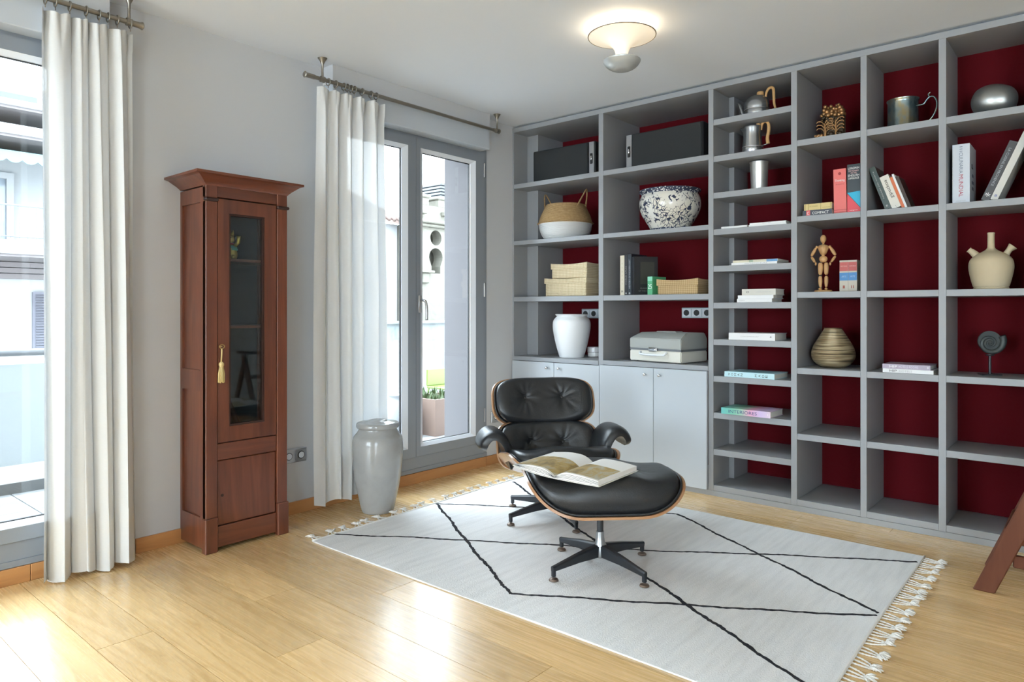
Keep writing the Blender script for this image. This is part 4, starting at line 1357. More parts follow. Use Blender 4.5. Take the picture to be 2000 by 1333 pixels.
for s, t0, fl_, lf in ((-1, 0.020, 0.020, 0.016), (1, 0.026, 0.004, 0.008)):
    bmx, top = leafpile(s, t0, fl_, lf)
    pg = obj('pages', bmx, M['page_white'], OB, 30)
    bm = mb(); g = [[bm.verts.new(top((0.03 + 0.94 * i / 12) if s > 0 else (0.03 + 0.97 * i / 12), 0.04 + (0.56 if s > 0 else 0.60) * j / 3)) for i in range(13)] for j in range(4)]
    for j in range(3):
        for i in range(12): bm.faces.new((g[j][i], g[j][i + 1], g[j + 1][i + 1], g[j + 1][i]))
    obj('printed_picture', bm, M['photo_print'], pg, True)
    # loose leaves fanning at the foot edge
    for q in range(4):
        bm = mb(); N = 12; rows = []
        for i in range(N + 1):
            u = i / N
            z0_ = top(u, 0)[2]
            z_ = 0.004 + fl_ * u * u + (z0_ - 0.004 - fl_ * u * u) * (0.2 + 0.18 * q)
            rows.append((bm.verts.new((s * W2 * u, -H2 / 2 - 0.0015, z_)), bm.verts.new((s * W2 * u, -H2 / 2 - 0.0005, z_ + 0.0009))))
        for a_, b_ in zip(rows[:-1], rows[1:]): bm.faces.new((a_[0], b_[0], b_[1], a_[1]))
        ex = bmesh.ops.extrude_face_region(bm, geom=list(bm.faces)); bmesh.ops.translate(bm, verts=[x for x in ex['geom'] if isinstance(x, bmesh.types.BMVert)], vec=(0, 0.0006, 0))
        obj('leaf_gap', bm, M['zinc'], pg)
    bm = mb(); N = 10; rows = []
    for i in range(N + 1):
        u = i / N; x = s * (W2 + 0.006) * u; z_ = fl_ * u * u
        rows.append([bm.verts.new(p) for p in ((x, -H2 / 2 - 0.004, z_), (x, H2 / 2 + 0.004, z_), (x, H2 / 2 + 0.004, z_ + 0.0025), (x, -H2 / 2 - 0.004, z_ + 0.0025))])
    for a_, b_ in zip(rows[:-1], rows[1:]):
        for k in range(4): bm.faces.new((a_[k], a_[(k + 1) % 4], b_[(k + 1) % 4], b_[k]))
    bm.faces.new(rows[0]); bm.faces.new(rows[-1])
    obj('cover', bm, M['cover_lt'], OB, 30)

# ------------------------------------------------------------------ floor vase
m = M['glaze'] = mat('milky_glaze', (0.66, 0.66, 0.655), 0.12)
n1 = noise(m, coords(m, 'Object'), 9, 5, 0.6, 0.4)
lk(m, ramp(m, n1, [(0.33, (0.31, 0.31, 0.305)), (0.5, (0.335, 0.335, 0.33)), (0.7, (0.36, 0.36, 0.355))]), bsdf(m).inputs['Base Color'])
bump(m, noise(m, coords(m, 'Object'), 14, 3), 0.15, 0.01)
FV = thing('floor_vase', 'tall glossy white ceramic jar with a lid on the oak floor by the window curtain', 'vase', (-3.168, 2.512, 0))
bm = mb(); lathe(bm, smooth_prof([(0.083, 0.0), (0.090, 0.006), (0.104, 0.06), (0.128, 0.18), (0.142, 0.30), (0.144, 0.38), (0.138, 0.425), (0.118, 0.452), (0.108, 0.470), (0.108, 0.482)], 6), 56, cap1=False)
obj('body', bm, M['glaze'], FV, True)
bm = mb(); lathe(bm, smooth_prof([(0.100, 0.476), (0.118, 0.480), (0.122, 0.494), (0.116, 0.508), (0.088, 0.512), (0.060, 0.517), (0.040, 0.524), (0.012, 0.527)], 5), 56)
obj('lid', bm, M['glaze'], FV, True)

# ------------------------------------------------------------------ ceiling lamp
LX, LY = -1.835, 2.985
LP = thing('ceiling_lamp', 'white trumpet-shaped ceiling lamp with a grey bowl below, switched on', 'lamp', (LX, LY, 2.385))
m = M['opal'] = mat('lit_opal_glass', (0.9, 0.88, 0.82), 0.25)
bsdf(m).inputs['Emission Color'].default_value = (1.0, 0.80, 0.55, 1)
bsdf(m).inputs['Emission Strength'].default_value = 0.55
m = M['bulb'] = mat('bulb_glow', (1, 1, 1), 0.5)
bsdf(m).inputs['Emission Color'].default_value = (1.0, 0.86, 0.66, 1)
bsdf(m).inputs['Emission Strength'].default_value = 14
M['rim_taupe'] = mat('taupe_rim', (0.20, 0.17, 0.14), 0.6)
prof = smooth_prof([(0.026, 0.024), (0.030, 0.045), (0.040, 0.075), (0.065, 0.100), (0.110, 0.122), (0.168, 0.138)], 6)
bm = mb(); lathe(bm, prof, 56, cap0=False, cap1=False); lathe(bm, [(r - 0.003, z + 0.003) for r, z in prof], 56, cap0=False, cap1=False)
obj('trumpet_shade', bm, M['opal'], LP, True)
bm = mb(); tube(bm, [(0.168 * math.cos(2 * PI * k / 48), 0.168 * math.sin(2 * PI * k / 48), 0.139) for k in range(48)], 0.0026, 8, closed=True); obj('shade_rim', bm, M['rim_taupe'], LP, True)
bm = mb(); lathe(bm, smooth_prof([(0.012, -0.036), (0.045, -0.031), (0.075, -0.014), (0.091, 0.006), (0.094, 0.014)], 5) + [(0.090, 0.017), (0.060, 0.024), (0.030, 0.026)], 48); obj('bowl', bm, mat('grey_lamp_bowl', (0.48, 0.50, 0.50), 0.3, 0.3), LP, 50)
bm = mb(); lathe(bm, [(0.010, 0.016), (0.018, 0.03), (0.018, 0.06), (0.008, 0.085)], 20); obj('bulb', bm, M['bulb'], LP, True)
bm = mb(); tube(bm, [(0, 0, 0.06), (0, 0, ZC - 2.385 - 0.001)], 0.005, 8); lathe(bm, [(0.045, ZC - 2.385 - 0.012), (0.045, ZC - 2.385 - 0.0005)], 24); obj('stem', bm, M['bead'], LP, 40)
pl = bpy.data.lights.new('lamp_glow', 'POINT'); pl.energy = 2.6; pl.color = (1.0, 0.78, 0.52); pl.shadow_soft_size = 0.02
po = bpy.data.objects.new('lamp_glow', pl); COL.objects.link(po); po.parent = LP; po.location = (0.0, 0, 0.108)

# ------------------------------------------------------------------ step stool at the right edge
ST = thing('step_stool', 'dark mahogany folding step stool leaning side frame by the rug tassels', 'step stool', (-0.20, 3.41, 0))
def stick(p0, p1, wv, tv, nm, parent=ST, bev=0.004):
    """board from p0 to p1 with width vector wv and thickness vector tv."""
    p0, p1, wv, tv = map(Vector, (p0, p1, wv, tv))
    bm = mb(); vs = []
    for p in (p0, p1):
        for a_, b_ in ((-1, -1), (1, -1), (1, 1), (-1, 1)): vs.append(bm.verts.new(p + wv * a_ / 2 + tv * b_ / 2))
    for f_ in ((0, 1, 2, 3), (7, 6, 5, 4), (0, 4, 5, 1), (1, 5, 6, 2), (2, 6, 7, 3), (3, 7, 4, 0)): bm.faces.new([vs[i] for i in f_])
    bmesh.ops.bevel(bm, geom=list(bm.edges), offset=bev, segments=1, affect='EDGES')
    return obj(nm, bm, M['stool'], parent)
for yy in (0.0, 0.36):
    stick((-0.176, yy, 0.0), (0.118, yy, 0.72), (0.076, 0, 0.0), (0, 0.024, 0), 'leg')
    stick((0.412, yy + 0.026, 0.0), (0.118, yy + 0.026, 0.72), (0.060, 0, 0.0), (0, 0.024, 0), 'leg')
stick((-0.080, 0.012, 0.142), (0.38, 0.012, 0.142), (0, 0, 0.050), (0, 0.020, 0), 'rail')
stick((-0.080, 0.348, 0.142), (0.38, 0.348, 0.142), (0, 0, 0.050), (0, 0.020, 0), 'rail')
stick((-0.035, 0.012, 0.262), (-0.035, 0.348, 0.262), (0.150, 0, 0), (0, 0, 0.022), 'tread')
stick((0.060, 0.012, 0.50), (0.060, 0.348, 0.50), (0.150, 0, 0), (0, 0, 0.022), 'tread')
stick((0.118, -0.02, 0.735), (0.118, 0.40, 0.735), (0.20, 0, 0), (0, 0, 0.026), 'top_step')

# ------------------------------------------------------------------ lettering
def text(parent, body, origin, xd, yd, width, height, mt, depth=0.0004, bold=0.0, name='lettering', spread=1.0, turn=None):
    """Flat raised letters fitted to width x height, centred on origin, reading along xd with tops towards yd."""
    cu = bpy.data.curves.new('txt', 'FONT')
    cu.body = body
    cu.size = 1
    cu.offset = bold
    cu.space_character = spread
    cu.resolution_u = 3
    cu.align_x = 'LEFT'
    tmp = bpy.data.objects.new('txt', cu)
    COL.objects.link(tmp)
    bpy.context.view_layer.update()
    me = bpy.data.meshes.new_from_object(tmp.evaluated_get(bpy.context.evaluated_depsgraph_get()))
    bpy.data.objects.remove(tmp)
    bpy.data.curves.remove(cu)
    xs = [v.co.x for v in me.vertices]; ys_ = [v.co.y for v in me.vertices]
    if not xs: return None
    x0, x1, y0, y1 = min(xs), max(xs), min(ys_), max(ys_)
    xd, yd = Vector(xd).normalized(), Vector(yd).normalized()
    zd = xd.cross(yd)
    o_ = Vector(origin)
    for v in me.vertices:
        a_ = (v.co.x - (x0 + x1) / 2) / (x1 - x0) * width
        b_ = (v.co.y - (y0 + y1) / 2) / (y1 - y0) * height
        v.co = o_ + xd * a_ + yd * b_ + zd * depth
    me.name = name
    me.materials.append(mt)
    o = bpy.data.objects.new(name, me)
    COL.objects.link(o)
    o.parent = parent
    return o

def ink(name, col):
    k = 'ink_' + name
    if k not in M: M[k] = mat(k, col, 0.6)
    return M[k]
WHITE_INK, BLACK_INK = ink('white', (0.8, 0.8, 0.78)), ink('black', (0.02, 0.02, 0.02))

def book(label, loc, t, h, d, cover, group=None, lying=False, lean=0.0, rotz=0.0, soft=False, texts=(), bands=(), round_spine=False):
    """Spine faces the room (local -y); t thickness along x, h along z, d depth along y."""
    rt = thing('book', label, 'book', loc, group=group)
    if lying: rt.rotation_euler = Euler((0, R(90), 0)).to_matrix().to_4x4().to_euler() if rotz == 0 else (Matrix.Rotation(rotz, 3, 'Z') @ Matrix.Rotation(R(90), 3, 'Y')).to_euler()
    else: rt.rotation_euler = (Matrix.Rotation(rotz, 3, 'Z') @ Matrix.Rotation(lean, 3, 'Y')).to_euler()
    c = 0.0012 if soft else 0.0026
    e = 0.0 if soft else 0.003
    bm = mb()
    prism(bm, [(0, 0), (t, 0), (t, d), (t - c, d), (t - c, c), (c, c), (c, d), (0, d)], 2, 0, h)
    obj('cover', bm, cover, rt)
    bm = mb(); box(bm, c + 0.0002, t - c - 0.0002, c + 0.001, d - e - 0.0005, e + 0.0002, h - e - 0.0002)
    obj('pages', bm, M['paper'], rt)
    for (z0, z1, mt) in bands:
        bm = mb(); box(bm, 0.0004, t - 0.0004, -0.0004, 0.0004, z0, z1)
        obj('spine_band', bm, mt, rt)
    for (body, zc, width, height, mt, up) in texts:
        xc = t / 2
        if isinstance(zc, tuple): xc, zc = zc[0] * t, zc[1]
        if up == 'up': xd, yd = (0, 0, 1), (-1, 0, 0)
        elif up == 'down': xd, yd = (0, 0, -1), (1, 0, 0)
        else: xd, yd = (1, 0, 0), (0, 0, 1)
        text(rt, body, (xc, -0.0006, zc), xd, yd, width, height, mt)
    return rt

def cloth_mat(name, col, rough=0.6):
    if name not in M: M[name] = mat(name, col, rough)
    return M[name]

# ------------------------------------------------------------------ bay 1
M['grille'] = mat('black_speaker_cloth', (0.022, 0.024, 0.026), 0.85)
m = M['grille']; bump(m, wave(m, coords(m, 'Object'), 420, 0, 'Z'), 0.3, 0.001)
def speaker(label, loc, w_, h_, d_, strip_right, rz):
    t = thing('loudspeaker', label, 'speaker', loc, rotz=rz, group=None)
    bm = mb(); box(bm, 0, w_, 0.0, d_, 0, h_, 0.004); obj('cabinet', bm, M['black'], t)
    st = 0.052
    g0, g1 = (0.004, w_ - st - 0.006) if strip_right else (st + 0.006, w_ - 0.004)
    bm = mb(); box(bm, g0, g1, -0.016, 0.0, 0.004, h_ - 0.004, 0.006); obj('grille', bm, M['grille'], t)
    s0, s1 = (w_ - st, w_ - 0.010) if strip_right else (0.008, st)
    bm = mb(); box(bm, s0, s1, -0.005, 0, 0.002, h_ - 0.002, 0.002); s = obj('trim_strip', bm, M['steel'], t, label='brushed silver end strip')
    xc = (s0 + s1) / 2
    bm = mb(); box(bm, xc - 0.011, xc + 0.011, -0.009, -0.004, h_ / 2 - 0.038, h_ / 2 + 0.038, 0.003); obj('badge', bm, M['black'], s)
    bm = mb(); ball(bm, (xc, -0.010, h_ / 2 + 0.004), 0.012, 2, (0.55, 0.3, 1.5)); obj('emblem', bm, M['chrome'], s, True)
    return t
speaker('black loudspeaker lying on its side in the top bay nearest the window', (-3.335, 4.15, 2.1225), 0.555, 0.248, 0.30, True, R(1.5))
speaker('black loudspeaker lying on its side in the top bay above the porcelain bowl', (-2.515, 4.14, 2.1225), 0.575, 0.236, 0.30, False, R(-1))

# seagrass basket with a white painted lower half
m = M['seagrass'] = mat('seagrass_weave', (0.55, 0.36, 0.16), 0.8)
v = coords(m, 'Object')
wv_ = wave(m, v, 55, 0.4, 'Z')
c_ = mixc(m, noise(m, v, 60, 2), (0.40, 0.23, 0.09), (0.68, 0.47, 0.23))
lk(m, mixc(m, math_(m, 'MULTIPLY', wv_, 0.35), c_, (0.36, 0.21, 0.08)), bsdf(m).inputs['Base Color'])
bump(m, wv_, 0.8, 0.006)
m = M['white_weave'] = mat('white_painted_weave', (0.78, 0.78, 0.77), 0.7)
bump(m, wave(m, coords(m, 'Object'), 55, 0.4, 'Z'), 0.7, 0.005)
t = thing('basket', 'round seagrass basket with a white lower half and two tall loop handles', 'basket', (-3.118, 4.262, 1.6845))
bm = mb(); lathe(bm, smooth_prof([(0.150, 0), (0.178, 0.03), (0.196, 0.075), (0.204, 0.118)], 5), 48, cap1=False); obj('lower_body', bm, M['white_weave'], t, True)
bm = mb(); lathe(bm, smooth_prof([(0.204, 0.118), (0.216, 0.124), (0.204, 0.135), (0.190, 0.180), (0.165, 0.232), (0.150, 0.262), (0.144, 0.266), (0.140, 0.255), (0.155, 0.20)], 5), 48, cap0=False, cap1=False); obj('upper_body', bm, M['seagrass'], t, True)
for s in (-1, 1):
    bm = mb()
    for off in (0, 0.012):
        tube(bm, smooth_prof([(s * 0.148, -0.05 - off, 0.235), (s * 0.172, -0.035, 0.30), (s * 0.192, -0.008, 0.357), (s * 0.190, 0.012, 0.360), (s * 0.168, 0.038, 0.30), (s * 0.140, 0.055 + off, 0.235)], 6), 0.005, 8)
    obj('handle', bm, M['seagrass'], t, True)

# woven storage boxes
m = M['palm'] = mat('palm_weave', (0.66, 0.52, 0.33), 0.8)
v = coords(m, 'Object')
w1 = wave(m, v, 24, 0.4, 'X'); w2 = wave(m, v, 26, 0.4, 'Z')
lk(m, mixc(m, math_(m, 'MULTIPLY', math_(m, 'ADD', w1, w2), 0.5), (0.58, 0.44, 0.26), (0.84, 0.72, 0.50)), bsdf(m).inputs['Base Color'])
bump(m, math_(m, 'ADD', w1, w2), 0.6, 0.005)
M['palm_gold'] = m2 = mat('golden_palm_weave', (0.64, 0.44, 0.22), 0.8)
v = coords(m2, 'Object')
lk(m2, mixc(m2, math_(m2, 'MULTIPLY', math_(m2, 'ADD', wave(m2, v, 24, 0.4, 'X'), wave(m2, v, 26, 0.4, 'Z')), 0.5), (0.46, 0.28, 0.11), (0.78, 0.58, 0.33)), bsdf(m2).inputs['Base Color'])
bump(m2, math_(m2, 'ADD', wave(m2, v, 46, 0.6, 'X'), wave(m2, v, 70, 0.5, 'Z')), 0.6, 0.005)
def woven_box(label, loc, w_, d_, hb, hl, mt, rz=0.0, group=None):
    t = thing('woven_box', label, 'box', loc, rotz=rz, group=group)
    bm = mb(); box(bm, 0.005, w_ - 0.005, 0.005, d_ - 0.005, 0, hb + 0.004, 0.006); obj('box_body', bm, mt, t)
    bm = mb(); N = 14
    def top(u, v_):
        sag = 0.010 * (1 - math.sin(PI * u)) * 1.0
        return hb + hl + sag + 0.006 * (abs(2 * v_ - 1) ** 2)
    g = [[bm.verts.new((w_ * i / N, d_ * j / N, top(i / N, j / N))) for i in range(N + 1)] for j in range(N + 1)]
    for j in range(N):
        for i in range(N): bm.faces.new((g[j][i], g[j][i + 1], g[j + 1][i + 1], g[j + 1][i]))
    ex = bmesh.ops.extrude_face_region(bm, geom=list(bm.faces))
    for q in [x for x in ex['geom'] if isinstance(x, bmesh.types.BMVert)]: q.co.z = hb
    obj('lid', bm, mt, t, 40)
    return t
woven_box('pale woven palm box, lower of the stacked pair', (-3.245, 4.165, 1.2545), 0.385, 0.30, 0.098, 0.026, M['palm'])
woven_box('pale woven palm box stacked on top of a slightly wider one', (-3.188, 4.170, 1.3892), 0.330, 0.27, 0.070, 0.028, M['palm'])
woven_box('golden woven palm box beside the green book', (-2.266, 4.120, 1.2545), 0.296, 0.27, 0.060, 0.027, M['palm_gold'])
# white ceramic vase and a small white tin in the lower bay
t = thing('vase', 'matte white shouldered ceramic vase on the grey cupboard top', 'vase', (-3.055, 4.255, 0.7985))
bm = mb(); lathe(bm, smooth_prof([(0.088, 0), (0.094, 0.008), (0.118, 0.09), (0.137, 0.18), (0.143, 0.235), (0.138, 0.275), (0.118, 0.300), (0.111, 0.306), (0.118, 0.313), (0.124, 0.320), (0.116, 0.324), (0.10, 0.318), (0.098, 0.30)], 5), 48)
obj('body', bm, mat('matte_white_ceramic', (0.78, 0.79, 0.80), 0.38), t, True)
t = thing('round_tin', 'small round white tin with two ridges behind the white shelf vase', 'tin', (-2.955, 4.41, 0.7985))
bm = mb(); lathe(bm, [(0.046, 0), (0.050, 0.004), (0.050, 0.034)], 36); obj('body', bm, M['white'], t, 40)
bm = mb(); lathe(bm, [(0.052, 0.036), (0.052, 0.070), (0.048, 0.074), (0.010, 0.075)], 36); obj('lid', bm, M['white'], t, 40)
bm = mb(); lathe(bm, [(0.0505, 0.033), (0.0505, 0.037)], 36); obj('seam', bm, M['rubber'], t, 40)

# ------------------------------------------------------------------ bay 2
# porcelain bowl
m = M['porcelain'] = mat('blue_white_porcelain', (0.8, 0.8, 0.78), 0.12)
v = coords(m, 'Object')
cr1 = mixc(m, noise(m, v, 5, 2), (0.74, 0.76, 0.78), (0.78, 0.70, 0.54))
vo = nd(m, 'ShaderNodeTexVoronoi'); vo.feature = 'DISTANCE_TO_EDGE'; vo.inputs['Scale'].default_value = 30
dv = nd(m, 'ShaderNodeVectorMath', operation='ADD')
nz = nd(m, 'ShaderNodeTexNoise'); nz.inputs['Scale'].default_value = 12; lk(m, v, nz.inputs['Vector'])
sc_ = nd(m, 'ShaderNodeVectorMath', operation='SCALE'); sc_.inputs['Scale'].default_value = 0.09
lk(m, nz.outputs['Color'], sc_.inputs[0]); lk(m, v, dv.inputs[0]); lk(m, sc_.outputs[0], dv.inputs[1])
lk(m, dv.outputs[0], vo.inputs['Vector'])
vines = ramp(m, vo.outputs['Distance'], [(0.035, (1, 1, 1)), (0.055, (0, 0, 0))])
n2 = noise(m, dv.outputs[0], 27, 3, 0.55, 0.8)
leaves = ramp(m, n2, [(0.585, (0, 0, 0)), (0.61, (1, 1, 1))])
msk = math_(m, 'MAXIMUM', math_(m, 'MULTIPLY', vines, ramp(m, noise(m, v, 9, 1), [(0.48, (0, 0, 0)), (0.52, (1, 1, 1))])), leaves)
lk(m, mixc(m, msk, cr1, (0.04, 0.05, 0.09)), bsdf(m).inputs['Base Color'])
m = M['porcelain_band'] = mat('blue_lattice_band', (0.8, 0.8, 0.78), 0.15)
v = coords(m, 'Object')
ch = nd(m, 'ShaderNodeTexVoronoi'); ch.inputs['Scale'].default_value = 75; lk(m, v, ch.inputs['Vector'])
lk(m, ramp(m, ch.outputs['Distance'], [(0.30, (0.66, 0.67, 0.68)), (0.36, (0.05, 0.06, 0.10))]), bsdf(m).inputs['Base Color'])
t = thing('porcelain_bowl', 'large blue and white porcelain bowl painted with leaves', 'bowl', (-2.256, 4.290, 1.6845))
bm = mb(); lathe(bm, smooth_prof([(0.122, 0), (0.132, 0.022), (0.160, 0.07), (0.192, 0.125), (0.206, 0.175), (0.203, 0.222), (0.190, 0.252)], 6), 56, cap1=False); obj('body', bm, M['porcelain'], t, True)
bm = mb(); lathe(bm, smooth_prof([(0.190, 0.252), (0.196, 0.262), (0.206, 0.272), (0.208, 0.280), (0.200, 0.283), (0.186, 0.274), (0.184, 0.25)], 5), 56, cap0=False, cap1=False); obj('rim', bm, M['porcelain_band'], t, True, label='rim with a dark lattice band')
bm = mb(); lathe(bm, [(0.1235, 0.001), (0.1335, 0.021)], 56, cap0=False, cap1=False); obj('foot_band', bm, M['porcelain_band'], t, True)

DK = cloth_mat('near_black_cover', (0.016, 0.016, 0.020), 0.4)
DG = cloth_mat('dark_slate_cover', (0.045, 0.052, 0.058), 0.45)
CREAM = cloth_mat('cream_cover', (0.62, 0.56, 0.44), 0.55)
BR = cloth_mat('dark_brown_cover', (0.05, 0.03, 0.022), 0.5)
G2 = 'tall books in the bay with the golden box'
book('tall cream book, first of the row in the bay with the golden box', (-2.549, 4.125, 1.2545), 0.033, 0.275, 0.20, CREAM, G2, texts=(('M', 0.026, 0.014, 0.014, BR and BLACK_INK, 'flat'), ('- - - - - -', 0.15, 0.15, 0.003, ink('tan', (0.4, 0.33, 0.22)), 'up')))
book('slim black book between the cream one and the blue-black one', (-2.514, 4.125, 1.2545), 0.024, 0.278, 0.20, DK, G2, texts=(('WORLD ATLAS', 0.135, 0.13, 0.010, ink('grey', (0.25, 0.25, 0.25)), 'up'), ('o', 0.013, 0.010, 0.010, WHITE_INK, 'flat')))
book('slim blue-black book with silver spine lettering', (-2.488, 4.125, 1.2545), 0.028, 0.284, 0.21, cloth_mat('blue_black_cover', (0.018, 0.026, 0.036), 0.4), G2, texts=(('HISTORY OF MODERN ART', 0.145, 0.20, 0.012, ink('silver', (0.35, 0.37, 0.40)), 'up'), ('o', 0.013, 0.011, 0.011, WHITE_INK, 'flat')))
t = book('large black book turned to show its dark photographic cover', (-2.458, 4.128, 1.2545), 0.045, 0.262, 0.17, DK, G2, rotz=R(-38))
bm = mb(); box(bm, 0.0452, 0.0458, 0.045, 0.145, 0.075, 0.225); obj('cover_picture', bm, mat('dim_cover_photo', (0.045, 0.045, 0.038), 0.3), t)
text(t, 'GARDENS', (0.0458, 0.09, 0.046), (0, 1, 0), (0, 0, 1), 0.095, 0.010, ink('dimgrey', (0.22, 0.22, 0.22)))
text(t, 'OF THE NORTH', (0.0458, 0.085, 0.028), (0, 1, 0), (0, 0, 1), 0.11, 0.008, ink('dimgrey', (0.22, 0.22, 0.22)))
GRN = cloth_mat('green_cover', (0.08, 0.36, 0.17), 0.4)
book('short bright green book beside the golden woven box', (-2.328, 4.112, 1.2545), 0.040, 0.122, 0.150, GRN, None, rotz=R(-8), texts=(('25', 0.055, 0.030, 0.032, WHITE_INK, 'flat'),), bands=((0.092, 0.1215, cloth_mat('mint_band', (0.22, 0.55, 0.38), 0.4)),))

# portable typewriter case
m = M['case_top'] = mat('grey_case_lid', (0.34, 0.35, 0.33), 0.45)
M['case_bot'] = mat('ivory_case_base', (0.66, 0.64, 0.57), 0.45)
t = thing('typewriter_case', 'two-tone portable typewriter case, grey lid over an ivory base', 'case', (-2.488, 4.150, 0.8035), rotz=R(-9))
W_, D_ = 0.425, 0.290
bm = mb(); prism(bm, [(0, 0.006), (D_, 0.006), (D_, 0.078), (0, 0.078)], 0, 0, W_); bmesh.ops.bevel(bm, geom=list(bm.edges), offset=0.006, segments=2, affect='EDGES'); obj('base', bm, M['case_bot'], t, 30)
bm = mb(); box(bm, 0.002, W_ - 0.002, 0.002, D_ - 0.002, 0.078, 0.092); obj('band', bm, mat('dark_case_band', (0.13, 0.14, 0.15), 0.4), t)
bm = mb()
lo = [bm.verts.new(p) for p in ((0, 0, 0.092), (W_, 0, 0.092), (W_, D_, 0.092), (0, D_, 0.092))]
md_ = [bm.verts.new(p) for p in ((0, 0, 0.158), (W_, 0, 0.158), (W_, D_, 0.158), (0, D_, 0.158))]
hi = [bm.verts.new(p) for p in ((0.038, 0.075, 0.197), (W_ - 0.012, 0.075, 0.197), (W_ - 0.012, D_ - 0.01, 0.197), (0.038, D_ - 0.01, 0.197))]
for a_, b_ in ((lo, md_), (md_, hi)):
    for k in range(4): bm.faces.new((a_[k], a_[(k + 1) % 4], b_[(k + 1) % 4], b_[k]))
bm.faces.new(lo); bm.faces.new(hi)
bmesh.ops.bevel(bm, geom=list(bm.edges), offset=0.004, segments=2, affect='EDGES'); obj('lid', bm, M['case_top'], t, 30)
bm = mb(); box(bm, 0.168, 0.236, -0.012, 0.001, 0.072, 0.098, 0.004); box(bm, 0.178, 0.226, -0.016, -0.010, 0.078, 0.092, 0.003); obj('latch', bm, M['chrome'], t)
bm = mb(); tube(bm, smooth_prof([(0.100, 0.0, 0.066), (0.100, -0.014, 0.062), (0.115, -0.020, 0.053), (0.205, -0.022, 0.051), (0.295, -0.020, 0.053), (0.310, -0.014, 0.062), (0.310, 0.0, 0.066)], 4), 0.007, 8); obj('handle', bm, M['bead'], t, True)
for xx in (0.04, W_ - 0.04):
    for yy in (0.04, D_ - 0.04):
        bm = mb(); lathe(bm, [(0.010, 0), (0.010, 0.006)], 12, (xx, yy, 0)); obj('foot', bm, M['rubber'], t)
bm = mb(); prism(bm, [(0.10, 0.1966), (0.27, 0.1966), (0.26, 0.2040), (0.11, 0.2040)], 1, 0.16, 0.24); obj('carriage_cover', bm, M['case_top'], t)

# ------------------------------------------------------------------ bay 3 (narrow shelves)
M['pewter'] = mat('polished_pewter', (0.50, 0.52, 0.54), 0.24, 0.95)
M['cane'] = mat('caned_handle', (0.62, 0.36, 0.15), 0.5)
# squat teapot
t = thing('teapot', 'squat pewter teapot with a wooden handle on the top narrow shelf', 'teapot', (-1.627, 4.215, 2.3325))
bm = mb(); lathe(bm, smooth_prof([(0.060, 0), (0.070, 0.006), (0.074, 0.028), (0.073, 0.050)], 4), 40, cap1=False, sx=1.02); obj('lower_body', bm, M['pewter'], t, True)
bm = mb(); lathe(bm, [(0.0755, 0.048), (0.0755, 0.054)], 40, cap0=False, cap1=False, sx=1.02); obj('seam_ring', bm, M['steel'], t, True)
bm = mb(); lathe(bm, smooth_prof([(0.073, 0.052), (0.074, 0.075), (0.068, 0.105), (0.052, 0.128), (0.030, 0.138), (0.004, 0.141)], 5), 40, cap0=False, sx=1.02); obj('upper_body', bm, M['pewter'], t, True)
bm = mb(); lathe(bm, [(0.018, 0.138), (0.021, 0.142), (0.021, 0.156), (0.018, 0.160)], 20, (0.022, 0, 0)); obj('lid_knob', bm, M['cane'], t, 40)
bm = mb(); tube(bm, smooth_prof([(-0.055, 0, 0.028), (-0.085, 0, 0.036), (-0.098, 0, 0.070), (-0.110, 0, 0.103), (-0.122, 0, 0.116)], 5), 0.01, 12, radii=[0.018 - 0.0115 * k / 20 for k in range(21)]); obj('spout', bm, M['pewter'], t, True)
bm = mb(); tube(bm, smooth_prof([(0.055, 0, 0.118), (0.060, 0, 0.150), (0.078, 0, 0.172), (0.100, 0, 0.165), (0.104, 0, 0.120), (0.106, 0, 0.075), (0.114, 0, 0.042)], 5), 0.007, 10, radii=[0.0055 + 0.0035 * math.sin(PI * k / 30) for k in range(31)]); obj('handle', bm, M['cane'], t, True)
bm = mb(); tube(bm, [(0.066, 0, 0.030), (0.116, 0, 0.044)], 0.0035, 8); obj('handle_bracket', bm, M['pewter'], t, True)
# tall jug
t = thing('jug', 'tall pewter jug with a hooked wooden handle, under the squat teapot', 'jug', (-1.650, 4.205, 2.1056))
bm = mb(); lathe(bm, smooth_prof([(0.050, 0), (0.056, 0.006), (0.061, 0.030), (0.060, 0.048)], 4), 36, cap1=False); obj('lower_body', bm, M['pewter'], t, True)
bm = mb(); lathe(bm, [(0.0625, 0.046), (0.0625, 0.052)], 36, cap0=False, cap1=False); obj('seam_ring', bm, M['steel'], t, True)
bm = mb(); rg_ = lathe(bm, smooth_prof([(0.060, 0.050), (0.056, 0.09), (0.054, 0.130), (0.057, 0.172), (0.054, 0.174), (0.050, 0.15)], 5), 36, cap0=False, cap1=False)
for row in rg_[14:]:
    for vv in row:
        if vv.co.x < -0.03: vv.co.x *= 1.0 + 0.42 * max(0, (vv.co.z - 0.12) / 0.055) * max(0, 1 - abs(vv.co.y) / 0.03)
obj('upper_body', bm, M['pewter'], t, True)
bm = mb(); lathe(bm, [(0.020, 0.168), (0.056, 0.172), (0.030, 0.180), (0.006, 0.183)], 28); obj('lid', bm, M['pewter'], t, True)
bm = mb(); lathe(bm, [(0.006, 0), (0.012, 0.006), (0.012, 0.018), (0.006, 0.022)], 16, (0.036, 0, 0.176)); obj('lid_knob', bm, M['cane'], t, True)
bm = mb(); tube(bm, smooth_prof([(0.052, 0, 0.150), (0.060, 0, 0.185), (0.080, 0, 0.196), (0.098, 0, 0.180), (0.100, 0, 0.140), (0.092, 0, 0.095), (0.096, 0, 0.060)], 5), 0.008, 10, radii=[0.007 + 0.004 * (k / 30) for k in range(31)]); obj('handle', bm, M['cane'], t, True)
